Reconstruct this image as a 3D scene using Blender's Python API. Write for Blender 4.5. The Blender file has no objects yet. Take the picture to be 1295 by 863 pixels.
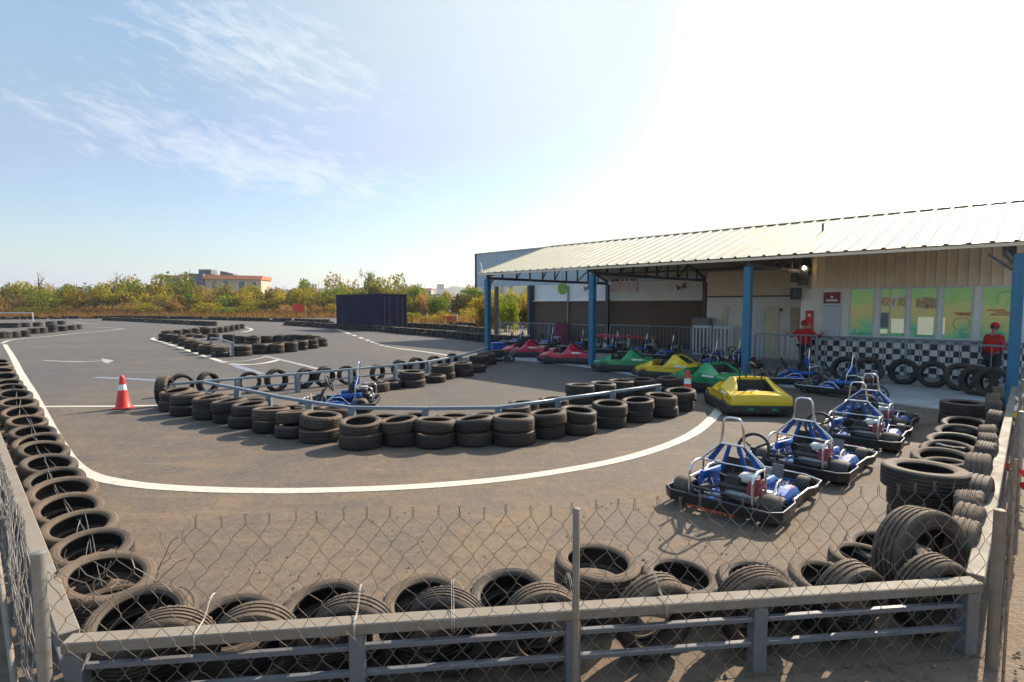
import bpy, math, random
from mathutils import Vector, Matrix, Euler
random.seed(7)
R = random.Random(11)
PI = math.pi
scene = bpy.context.scene
COL = scene.collection

# ------------------------------------------------------------------ camera
FPX, CX, CY, HOR, CAMH = 700.0, 647.5, 431.5, 386.0, 2.2
pitch = math.atan((CY - HOR) / FPX)
cam_d = bpy.data.cameras.new('camera')
cam = bpy.data.objects.new('camera', cam_d)
COL.objects.link(cam)
cam.location = (0, 0, CAMH)
cam.rotation_euler = (PI / 2 - pitch, 0, 0)
cam_d.sensor_width = 36.0
cam_d.lens = 36.0 * FPX / 1295.0
cam_d.clip_start = 0.05
cam_d.clip_end = 6000
scene.camera = cam

def ray(px, py):
    a = (px - CX) / FPX
    b = (CY - py) / FPX
    c, s = math.cos(pitch), math.sin(pitch)
    return Vector((a, c + b * s, -s + b * c))

def G(px, py, z=0.0):
    """survey helper: the point of the horizontal plane z seen at a photo pixel"""
    r = ray(px, py)
    t = (z - CAMH) / r.z
    return Vector((r.x * t, r.y * t, z))

def away(p, d):
    """p moved d metres further from the viewpoint on the ground"""
    h = Vector((p.x, p.y, 0)).normalized()
    return Vector((p.x + h.x * d, p.y + h.y * d, p.z))

# building frame: u runs along the shed front to the left, v into the shed
A = Vector((-0.7126, 0.7016, 0))
B = Vector((0.7016, 0.7126, 0))
P2 = G(748.5, 463.3)
BAY = 5.5
O = P2 - A * (2 * BAY)          # foot of the right-hand front post
def W(u, v, z=0.0):
    p = O + A * u + B * v
    return Vector((p.x, p.y, z))
def V(px, py, v):
    """(u, z) on the vertical plane v = const seen at a photo pixel"""
    r = ray(px, py)
    c = Vector((0, 0, CAMH))
    n = Vector((B.x, B.y, 0))
    t = ((O + B * v) - c).dot(n) / r.dot(n)
    p = c + r * t
    return (p - O).dot(A), p.z
UV_ROT = math.atan2(A.y, A.x)   # z rotation that maps local x to u
HEAD_B = math.atan2(B.y, B.x)

# ------------------------------------------------------------------ materials
def new_mat(name):
    m = bpy.data.materials.new(name)
    m.use_nodes = True
    nt = m.node_tree
    nt.nodes.clear()
    out = nt.nodes.new('ShaderNodeOutputMaterial')
    b = nt.nodes.new('ShaderNodeBsdfPrincipled')
    nt.links.new(b.outputs[0], out.inputs['Surface'])
    return m, nt, b

def node(nt, t, **kw):
    n = nt.nodes.new(t)
    for k, v in kw.items():
        setattr(n, k, v)
    return n

def coords(nt, world=False, rand=True):
    tc = node(nt, 'ShaderNodeTexCoord')
    if world:
        g = node(nt, 'ShaderNodeNewGeometry')
        return g.outputs['Position']
    if not rand:
        return tc.outputs['Object']
    oi = node(nt, 'ShaderNodeObjectInfo')
    mul = node(nt, 'ShaderNodeMath', operation='MULTIPLY')
    nt.links.new(oi.outputs['Random'], mul.inputs[0]); mul.inputs[1].default_value = 37.0
    add = node(nt, 'ShaderNodeVectorMath', operation='ADD')
    nt.links.new(tc.outputs['Object'], add.inputs[0]); nt.links.new(mul.outputs[0], add.inputs[1])
    return add.outputs[0]

def noise(nt, vec, scale, detail=4, rough=0.55, dist=0.0):
    n = node(nt, 'ShaderNodeTexNoise')
    n.inputs['Scale'].default_value = scale
    n.inputs['Detail'].default_value = detail
    n.inputs['Roughness'].default_value = rough
    n.inputs['Distortion'].default_value = dist
    if vec is not None: nt.links.new(vec, n.inputs['Vector'])
    return n.outputs['Fac']

def ramp(nt, fac, stops):
    r = node(nt, 'ShaderNodeValToRGB')
    e = r.color_ramp.elements
    while len(e) < len(stops): e.new(0.5)
    for i, (p, c) in enumerate(stops):
        e[i].position = p
        if isinstance(c, (int, float)): c = (c, c, c)
        e[i].color = (c[0], c[1], c[2], 1)
    nt.links.new(fac, r.inputs[0])
    return r.outputs[0]

def mix(nt, fac, a, b, mode='MIX'):
    m = node(nt, 'ShaderNodeMix', data_type='RGBA', blend_type=mode)
    def put(sock, v):
        if isinstance(v, (tuple, list)): sock.default_value = (v[0], v[1], v[2], 1)
        elif isinstance(v, (int, float)): sock.default_value = v
        else: nt.links.new(v, sock)
    put(m.inputs[0], fac); put(m.inputs[6], a); put(m.inputs[7], b)
    return m.outputs[2]

def math_n(nt, op, a, b=None, c=None):
    m = node(nt, 'ShaderNodeMath', operation=op)
    for i, v in enumerate((a, b, c)):
        if v is None: continue
        if isinstance(v, (int, float)): m.inputs[i].default_value = v
        else: nt.links.new(v, m.inputs[i])
    return m.outputs[0]

def bump(nt, bsdf, height, strength=0.3, dist=0.01):
    b = node(nt, 'ShaderNodeBump')
    b.inputs['Strength'].default_value = strength
    b.inputs['Distance'].default_value = dist
    nt.links.new(height, b.inputs['Height'])
    nt.links.new(b.outputs[0], bsdf.inputs['Normal'])

def simple(name, c, rough=0.5, metal=0.0, var=0.25, scale=6.0, dirt=None, dirt_amt=0.35, bmp=0.0, spec=0.5, world=False, coat=0.0):
    m, nt, b = new_mat(name)
    co = coords(nt, world)
    n1 = noise(nt, co, scale, 6, 0.6)
    lo = tuple(x * (1 - var) for x in c); hi = tuple(min(1, x * (1 + var)) for x in c)
    col = ramp(nt, n1, [(0.3, lo), (0.7, hi)])
    if dirt:
        n2 = noise(nt, co, scale * 2.3, 8, 0.7, 0.6)
        f = ramp(nt, n2, [(0.5 - dirt_amt * 0.35, 0.0), (0.78 - dirt_amt * 0.3, dirt_amt * 1.4 if dirt_amt < .7 else 1.0)])
        col = mix(nt, f, col, dirt)
    nt.links.new(col, b.inputs['Base Color'])
    rr = ramp(nt, noise(nt, co, scale * 1.7, 4), [(0.3, max(0.03, rough - 0.1)), (0.7, min(1, rough + 0.12))])
    nt.links.new(rr, b.inputs['Roughness'])
    b.inputs['Metallic'].default_value = metal
    b.inputs['Specular IOR Level'].default_value = spec
    b.inputs['Coat Weight'].default_value = coat
    if bmp: bump(nt, b, noise(nt, co, scale * 8, 6, 0.7), bmp, 0.01)
    return m

def rubber(name, dust=0.5, base=0.016):
    m, nt, b = new_mat(name)
    co = coords(nt)
    oi = node(nt, 'ShaderNodeObjectInfo')
    n1 = noise(nt, co, 3.0, 7, 0.65, 0.4)
    n2 = noise(nt, co, 26.0, 5, 0.7)
    # dust lies thickest on faces turned up, where it settles
    g = node(nt, 'ShaderNodeNewGeometry')
    sep = node(nt, 'ShaderNodeSeparateXYZ'); nt.links.new(g.outputs['Normal'], sep.inputs[0])
    up = math_n(nt, 'MULTIPLY_ADD', sep.outputs[2], 0.46, 0.01)
    f = math_n(nt, 'ADD', math_n(nt, 'MULTIPLY', n1, 0.7), up)
    f = math_n(nt, 'ADD', f, math_n(nt, 'MULTIPLY', n2, 0.25))
    f = math_n(nt, 'ADD', f, math_n(nt, 'MULTIPLY_ADD', oi.outputs['Random'], 0.36, -0.17))
    df = ramp(nt, f, [(0.5, 0.0), (1.02, dust)])
    rub = ramp(nt, n2, [(0.3, (base * .8, base * .78, base * .78)), (0.7, (base * 1.5, base * 1.42, base * 1.36))])
    col = mix(nt, df, rub, (0.36, 0.25, 0.165))
    nt.links.new(col, b.inputs['Base Color'])
    nt.links.new(ramp(nt, df, [(0.0, 0.55), (0.5, 0.95)]), b.inputs['Roughness'])
    b.inputs['Specular IOR Level'].default_value = 0.35
    bump(nt, b, noise(nt, co, 60, 4, 0.6), 0.35, 0.004)
    return m

M = {}
M['rubber'] = rubber('tyre_rubber', 0.36)
M['rubber_clean'] = rubber('tyre_rubber_dark', 0.22)
M['kart_rubber'] = rubber('kart_rubber', 0.25, 0.03)
M['rail_pale'] = simple('pale_painted_steel', (0.25, 0.232, 0.20), 0.72, 0, 0.10, 3, (0.24, 0.18, 0.125), 0.5, spec=0.2)
M['rail_grey'] = simple('grey_painted_steel', (0.15, 0.16, 0.18), 0.5, 0, 0.12, 4, (0.22, 0.17, 0.13), 0.3)
M['rail_blue'] = simple('blue_grey_steel', (0.20, 0.255, 0.30), 0.4, 0.2, 0.12, 4, (0.22, 0.19, 0.16), 0.2)
M['post_blue'] = simple('blue_painted_post', (0.005, 0.14, 0.26), 0.4, 0, 0.15, 3, (0.10, 0.16, 0.22), 0.18)
M['truss'] = simple('dark_grey_steel', (0.055, 0.065, 0.085), 0.5, 0.2, 0.2, 4)
M['galv'] = simple('galvanised_steel', (0.30, 0.29, 0.27), 0.5, 0.5, 0.2, 8, (0.20, 0.15, 0.11), 0.3)
M['weathered'] = simple('weathered_post', (0.23, 0.205, 0.17), 0.65, 0.2, 0.2, 8, (0.25, 0.14, 0.07), 0.45)
M['string'] = simple('pale_string', (0.48, 0.43, 0.36), 0.8)
M['rusty'] = simple('rusty_steel', (0.30, 0.17, 0.085), 0.8, 0.2, 0.35, 14, (0.42, 0.36, 0.30), 0.4)
M['wire'] = simple('weathered_wire', (0.20, 0.175, 0.15), 0.6, 0.3, 0.3, 9, (0.20, 0.12, 0.07), 0.4)
M['wire_pale'] = simple('galvanised_wire', (0.34, 0.32, 0.30), 0.5, 0.4, 0.25, 9, (0.25, 0.18, 0.12), 0.3)  # paler wire for the left mesh and the tyre lacing
M['chrome'] = simple('chrome_tube', (0.72, 0.72, 0.72), 0.22, 0.95, 0.12, 7, (0.3, 0.26, 0.22), 0.12)
M['black_plastic'] = simple('black_plastic', (0.016, 0.016, 0.018), 0.5, 0, 0.3, 5, (0.12, 0.095, 0.075), 0.14)
M['blue_plastic'] = simple('blue_plastic', (0.008, 0.10, 0.40), 0.5, 0, 0.15, 5, (0.12, 0.13, 0.2), 0.1)
M['blue_fabric'] = simple('blue_webbing', (0.008, 0.075, 0.34), 0.75, 0, 0.2, 9)
M['seat_black'] = simple('black_seat', (0.018, 0.018, 0.02), 0.6, 0, 0.3, 6, (0.12, 0.1, 0.08), 0.2)
M['engine_red'] = simple('engine_maroon', (0.22, 0.012, 0.022), 0.45, 0, 0.2, 9)
M['engine_dark'] = simple('engine_block', (0.05, 0.05, 0.05), 0.5, 0.5, 0.4, 14, (0.2, 0.17, 0.14), 0.25)
M['tank_white'] = simple('white_tank', (0.66, 0.65, 0.60), 0.4, 0, 0.08, 6, (0.3, 0.25, 0.2), 0.15)
M['orange'] = simple('orange_paint', (0.62, 0.10, 0.02), 0.5, 0, 0.2, 8, (0.2, .12, .08), 0.3)
M['yellow_body'] = simple('yellow_gelcoat', (0.78, 0.50, 0.008), 0.3, 0, 0.06, 3, (0.45, 0.3, 0.05), 0.1, coat=0.3)
M['green_body'] = simple('green_gelcoat', (0.008, 0.25, 0.085), 0.3, 0, 0.1, 3, (0.1, 0.2, 0.1), 0.1, coat=0.3)
M['red_body'] = simple('red_gelcoat', (0.58, 0.012, 0.055), 0.3, 0, 0.08, 3, (0.35, 0.06, 0.06), 0.1, coat=0.3)
M['cone_red'] = simple('cone_red_plastic', (0.72, 0.03, 0.02), 0.45, 0, 0.1, 6, (0.3, 0.1, 0.06), 0.12)
M['reflective'] = simple('white_reflective_band', (0.8, 0.8, 0.78), 0.4, 0, 0.04, 6, (.5, .45, .4), 0.15)
M['white_paint'] = simple('white_wall_paint', (0.80, 0.78, 0.73), 0.6, 0, 0.05, 1.3, (0.42, 0.36, 0.29), 0.2)
M['white_metal'] = simple('white_metal_gate', (0.62, 0.66, 0.70), 0.5, 0, 0.06, 3, (0.35, 0.3, 0.26), 0.2)
M['near_black'] = simple('dark_interior', (0.03, 0.03, 0.03), 0.9)  # plain near-black for the body of the office room
M['red_cloth'] = simple('red_cloth', (0.55, 0.012, 0.015), 0.8, 0, 0.15, 9)
M['trouser'] = simple('dark_trousers', (0.025, 0.028, 0.038), 0.85, 0, 0.2, 9)
M['skin'] = simple('skin', (0.42, 0.23, 0.15), 0.55, 0, 0.06, 9)
M['hair'] = simple('dark_hair', (0.012, 0.01, 0.009), 0.5, 0, 0.2, 20)
M['container'] = simple('navy_container_paint', (0.005, 0.008, 0.045), 0.5, 0, 0.2, 1.2, (0.05, 0.025, 0.03), 0.2, spec=0.12)
M['beige_wall'] = simple('beige_render', (0.55, 0.44, 0.34), 0.85, 0, 0.06, 0.4, (0.35, 0.27, 0.2), 0.25)
M['grey_wall'] = simple('grey_render', (0.17, 0.17, 0.20), 0.85, 0, 0.1, 0.4)
M['terracotta'] = simple('terracotta_tile', (0.50, 0.17, 0.075), 0.8, 0, 0.15, 1.5)
M['pale_wall'] = simple('pale_render', (0.62, 0.58, 0.53), 0.85, 0, 0.06, 0.5)
M['glass'] = simple('dark_window_glass', (0.06, 0.09, 0.10), 0.12, 0, 0.2, 1, spec=0.8)
M['concrete'] = simple('smooth_concrete', (0.46, 0.455, 0.45), 0.75, 0, 0.14, 0.6, (0.2, 0.17, 0.14), 0.3, 0.12, world=True)
M['bark'] = simple('bark', (0.11, 0.075, 0.05), 0.9, 0, 0.3, 10)
M['burgundy'] = simple('burgundy_board', (0.24, 0.018, 0.03), 0.5, 0, 0.08, 3)
M['paper'] = simple('printed_white_panel', (0.58, 0.63, 0.68), 0.5, 0, 0.04, 3)
M['print_grey'] = simple('grey_print', (0.17, 0.2, 0.25), 0.6)
M['print_white'] = simple('white_print', (0.8, 0.78, 0.76), 0.6)
M['red_print'] = simple('red_print', (0.6, 0.05, 0.03), 0.6)
M['poster_orange'] = simple('orange_poster', (0.55, 0.22, 0.1), 0.6, 0, 0.4, 8)
M['yellow_plastic'] = simple('yellow_plastic', (0.75, 0.55, 0.02), 0.5, 0, 0.15, 8)
M['lime'] = simple('lime_disc', (0.25, 0.48, 0.09), 0.6, 0, 0.1, 4)
M['brown_wood'] = simple('brown_wood', (0.24, 0.13, 0.07), 0.7, 0, 0.3, 6)
M['black_case'] = simple('black_speaker', (0.02, 0.02, 0.024), 0.5)

def corrugated_paint(name, c, rough=0.4, dirt=None, amt=0.2, spec=0.5, metal=0.0, coat=0):
    return simple(name, c, rough, metal, 0.05, 0.7, dirt, amt, spec=spec, coat=coat)
M['roof'] = corrugated_paint('cream_roof_sheet', (0.60, 0.54, 0.39), 0.5, (0.38, 0.30, 0.2), 0.2, 0.4)
M['clad'] = corrugated_paint('cream_wall_sheet', (0.74, 0.61, 0.44), 0.5, (0.38, 0.28, 0.2), 0.2)
M['clad_blue'] = corrugated_paint('pale_blue_sheet', (0.42, 0.50, 0.55), 0.5, (0.3, 0.33, 0.35), 0.15)

def asphalt():
    m, nt, b = new_mat('dusty_asphalt')
    p = coords(nt, True)
    sep = node(nt, 'ShaderNodeSeparateXYZ'); nt.links.new(p, sep.inputs[0])
    big = noise(nt, p, 0.22, 6, 0.6, 0.8)
    mid = noise(nt, p, 1.4, 8, 0.65, 0.5)
    fine = noise(nt, p, 55, 4, 0.7)
    grain = noise(nt, p, 170, 2, 0.5)
    base = ramp(nt, fine, [(0.3, (0.062, 0.059, 0.059)), (0.7, (0.122, 0.115, 0.112))])
    # wind-blown dirt lies thickest by the front rail and thins out up the track
    near = node(nt, 'ShaderNodeMapRange'); nt.links.new(sep.outputs[1], near.inputs[0])
    near.inputs[1].default_value = 2; near.inputs[2].default_value = 17; near.inputs[3].default_value = 0.36; near.inputs[4].default_value = -0.08
    f = math_n(nt, 'ADD', math_n(nt, 'MULTIPLY', big, 0.75), math_n(nt, 'MULTIPLY', mid, 0.55))
    f = math_n(nt, 'ADD', f, near.outputs[0])
    df = ramp(nt, f, [(0.54, 0.0), (1.0, 0.62)])
    dust = ramp(nt, mid, [(0.3, (0.20, 0.132, 0.074)), (0.7, (0.30, 0.20, 0.110))])
    col = mix(nt, df, base, dust)
    st = noise(nt, p, 0.9, 5, 0.7, 1.5)
    # aggregate: pale and dark stones a few centimetres across, worn in drifts
    vo = node(nt, 'ShaderNodeTexVoronoi'); vo.inputs['Scale'].default_value = 26; nt.links.new(p, vo.inputs['Vector'])
    vs_ = node(nt, 'ShaderNodeSeparateColor'); nt.links.new(vo.outputs['Color'], vs_.inputs[0])
    pit = noise(nt, p, 11, 9, 0.82)
    col = mix(nt, ramp(nt, vs_.outputs[0], [(0.80, 0.0), (0.86, 0.16)]), col, (0.30, 0.25, 0.20))
    col = mix(nt, ramp(nt, vs_.outputs[0], [(0.14, 0.22), (0.20, 0.0)]), col, (0.05, 0.043, 0.038))
    col = mix(nt, ramp(nt, pit, [(0.32, 0.40), (0.45, 0.0)]), col, (0.05, 0.042, 0.036))
    col = mix(nt, ramp(nt, pit, [(0.58, 0.0), (0.72, 0.3)]), col, (0.33, 0.265, 0.205))
    stretch = node(nt, 'ShaderNodeMapping'); stretch.inputs['Scale'].default_value = (1.1, 5.0, 1); stretch.inputs['Rotation'].default_value = (0, 0, 0.25); nt.links.new(p, stretch.inputs[0])
    swp = noise(nt, stretch.outputs[0], 0.5, 8, 0.7, 0.8)
    col = mix(nt, ramp(nt, swp, [(0.56, 0.0), (0.72, 0.5)]), col, (0.34, 0.215, 0.11))
    col = mix(nt, ramp(nt, swp, [(0.30, 0.45), (0.44, 0.0)]), col, (0.07, 0.06, 0.055))
    col = mix(nt, ramp(nt, st, [(0.62, 0.0), (0.75, 0.35)]), col, (0.045, 0.042, 0.04))
    col = mix(nt, ramp(nt, grain, [(0.66, 0.0), (0.74, 0.5)]), col, (0.26, 0.235, 0.21))
    col = mix(nt, ramp(nt, grain, [(0.26, 0.5), (0.34, 0.0)]), col, (0.03, 0.028, 0.026))
    nt.links.new(col, b.inputs['Base Color'])
    nt.links.new(ramp(nt, mid, [(0.3, 0.72), (0.7, 0.95)]), b.inputs['Roughness'])
    b.inputs['Specular IOR Level'].default_value = 0.35
    h = math_n(nt, 'ADD', math_n(nt, 'ADD', fine, math_n(nt, 'MULTIPLY', grain, 0.6)), math_n(nt, 'MULTIPLY', pit, 0.9))
    bump(nt, b, h, 0.6, 0.014)
    return m
M['asphalt'] = asphalt()

def dirt():
    m, nt, b = new_mat('dry_dirt')
    p = coords(nt, True)
    n1 = noise(nt, p, 0.5, 8, 0.65, 0.6); n2 = noise(nt, p, 18, 6, 0.7)
    c = ramp(nt, n1, [(0.3, (0.20, 0.145, 0.095)), (0.55, (0.30, 0.22, 0.15)), (0.75, (0.40, 0.32, 0.23))])
    c = mix(nt, ramp(nt, n2, [(0.35, 0.5), (0.6, 0.0)]), c, (0.12, 0.09, 0.065))
    nt.links.new(c, b.inputs['Base Color']); b.inputs['Roughness'].default_value = 0.95
    bump(nt, b, n2, 0.8, 0.04)
    return m
M['dirt'] = dirt()

def paint_line(name, c, wear=0.35):
    m, nt, b = new_mat(name)
    p = coords(nt, True)
    n = noise(nt, p, 9, 8, 0.75)
    n2 = noise(nt, p, 90, 3, 0.6)
    f = ramp(nt, math_n(nt, 'ADD', math_n(nt, 'MULTIPLY', n, .7), math_n(nt, 'MULTIPLY', n2, .3)), [(0.66 - wear * .35, 0.0), (0.85 - wear * .3, 0.85)])
    nt.links.new(mix(nt, f, c, (0.15, 0.125, 0.10)), b.inputs['Base Color'])
    b.inputs['Roughness'].default_value = 0.7
    bump(nt, b, n2, 0.4, 0.006)
    return m
M['line_white'] = paint_line('white_road_paint', (0.56, 0.525, 0.44), 0.42)
M['line_faded'] = paint_line('faded_road_paint', (0.40, 0.385, 0.36), 0.6)
M['line_blue'] = paint_line('faded_blue_paint', (0.22, 0.26, 0.34), 0.65)

def checker_wall():
    m, nt, b = new_mat('checker_tiles')
    tc = node(nt, 'ShaderNodeTexCoord')
    ck = node(nt, 'ShaderNodeTexChecker')
    ck.inputs['Scale'].default_value = 1.0
    ck.inputs['Color1'].default_value = (0.012, 0.012, 0.016, 1)
    ck.inputs['Color2'].default_value = (0.68, 0.68, 0.68, 1)
    mp = node(nt, 'ShaderNodeMapping'); mp.inputs['Location'].default_value = (0.3, 0.5, 0.23); mp.inputs['Scale'].default_value = (1 / .185, .2, 1 / .178)
    nt.links.new(tc.outputs['Object'], mp.inputs[0]); nt.links.new(mp.outputs[0], ck.inputs[0])
    col = mix(nt, ramp(nt, noise(nt, tc.outputs['Object'], 3, 6), [(0.5, 0.0), (0.8, 0.3)]), ck.outputs[0], (0.2, 0.17, 0.14))
    nt.links.new(col, b.inputs['Base Color']); b.inputs['Roughness'].default_value = 0.35
    return m
M['checker'] = checker_wall()

def brick_wall():
    m, nt, b = new_mat('brown_block_wall')
    tc = node(nt, 'ShaderNodeTexCoord')
    mp = node(nt, 'ShaderNodeMapping'); mp.inputs['Rotation'].default_value = (PI / 2, 0, 0)
    nt.links.new(tc.outputs['Object'], mp.inputs[0])
    br = node(nt, 'ShaderNodeTexBrick')
    br.inputs['Color1'].default_value = (0.115, 0.075, 0.055, 1); br.inputs['Color2'].default_value = (0.16, 0.105, 0.075, 1)
    br.inputs['Mortar'].default_value = (0.07, 0.05, 0.04, 1); br.inputs['Scale'].default_value = 2.2
    br.inputs['Mortar Size'].default_value = 0.014
    nt.links.new(mp.outputs[0], br.inputs[0])
    nt.links.new(mix(nt, noise(nt, tc.outputs['Object'], 0.8, 6), br.outputs[0], (0.12, 0.085, 0.06)), b.inputs['Base Color'])
    b.inputs['Roughness'].default_value = 0.9
    return m
M['brick'] = brick_wall()

def window_film():
    """office window glass covered with printed film in green, yellow and orange"""
    m, nt, b = new_mat('glowing_printed_film')
    tc = node(nt, 'ShaderNodeTexCoord')
    sep = node(nt, 'ShaderNodeSeparateXYZ'); nt.links.new(tc.outputs['Object'], sep.inputs[0])
    oi = node(nt, 'ShaderNodeObjectInfo')
    co = coords(nt)
    n = noise(nt, co, 1.6, 6, 0.65, 1.6)
    z = math_n(nt, 'ADD', sep.outputs[2], math_n(nt, 'MULTIPLY_ADD', n, 1.7, -0.85))
    z = math_n(nt, 'ADD', z, math_n(nt, 'MULTIPLY_ADD', oi.outputs['Random'], 0.3, -0.15))
    c = ramp(nt, math_n(nt, 'DIVIDE', z, 1.5), [(0.0, (0.04, 0.24, 0.17)), (0.12, (0.10, 0.36, 0.20)), (0.28, (0.28, 0.36, 0.15)), (0.5, (0.38, 0.35, 0.13)), (0.66, (0.34, 0.38, 0.14)), (0.82, (0.20, 0.38, 0.10)), (1.0, (0.16, 0.36, 0.12))])
    nt.links.new(c, b.inputs['Base Color'])
    b.inputs['Roughness'].default_value = 0.12
    nt.links.new(c, b.inputs['Emission Color']); b.inputs['Emission Strength'].default_value = 0.13  # the film's own colour also glows, added to brighten the windows
    return m
M['film'] = window_film()

def emit(name, c, s):
    m, nt, b = new_mat(name)
    b.inputs['Base Color'].default_value = (*c, 1)
    b.inputs['Emission Color'].default_value = (*c, 1); b.inputs['Emission Strength'].default_value = s
    return m
M['lamp'] = emit('lit_bulb', (1.0, 0.75, 0.4), 9.0)
M['daylight_glow'] = emit('daylight_glow_panel', (0.80, 0.78, 0.55), 0.13)  # glow added to pale panels, standing in for daylight showing through the office
M['cream_print'] = simple('cream_print', (0.50, 0.46, 0.28), 0.5)
M['maroon_dark'] = simple('dark_maroon_cloth', (0.05, 0.007, 0.02), 0.7)
M['pink_stripe'] = simple('pink_stripe', (0.30, 0.03, 0.09), 0.7)

def leaf(name, c1, c2, c3):
    m, nt, b = new_mat(name)
    nt.nodes.remove(b)
    out = [n for n in nt.nodes if n.type == 'OUTPUT_MATERIAL'][0]
    tc = node(nt, 'ShaderNodeTexCoord'); oi = node(nt, 'ShaderNodeObjectInfo')
    co = coords(nt)
    n1 = noise(nt, co, 0.9, 3, 0.6); n2 = noise(nt, co, 7.0, 2, 0.5)
    f = math_n(nt, 'ADD', math_n(nt, 'MULTIPLY', n1, 0.6), math_n(nt, 'MULTIPLY', n2, 0.4))
    f = math_n(nt, 'ADD', f, math_n(nt, 'MULTIPLY_ADD', oi.outputs['Random'], 0.24, -0.12))
    c = ramp(nt, f, [(0.34, c1), (0.5, c2), (0.66, c3)])
    d = node(nt, 'ShaderNodeBsdfDiffuse'); t = node(nt, 'ShaderNodeBsdfTranslucent')
    nt.links.new(c, d.inputs[0]); nt.links.new(mix(nt, 1.0, c, (1.5, 1.35, 0.7), 'MULTIPLY'), t.inputs[0])
    mx = node(nt, 'ShaderNodeMixShader'); mx.inputs[0].default_value = 0.55
    nt.links.new(d.outputs[0], mx.inputs[1]); nt.links.new(t.outputs[0], mx.inputs[2])
    nt.links.new(mx.outputs[0], out.inputs[0])
    return m
M['leaf_olive'] = leaf('olive_leaves', (0.08, 0.10, 0.018), (0.20, 0.19, 0.03), (0.34, 0.28, 0.05))
M['leaf_green'] = leaf('green_leaves', (0.045, 0.09, 0.02), (0.11, 0.17, 0.03), (0.21, 0.24, 0.045))
M['leaf_gold'] = leaf('golden_leaves', (0.12, 0.10, 0.02), (0.24, 0.19, 0.035), (0.36, 0.28, 0.06))
M['leaf_dry'] = leaf('dry_stalks', (0.13, 0.075, 0.035), (0.22, 0.135, 0.06), (0.34, 0.23, 0.12))
M['hill'] = simple('wooded_hill', (0.07, 0.10, 0.05), 0.95, 0, 0.35, 0.02, (0.16, 0.13, 0.08), 0.3)

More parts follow.
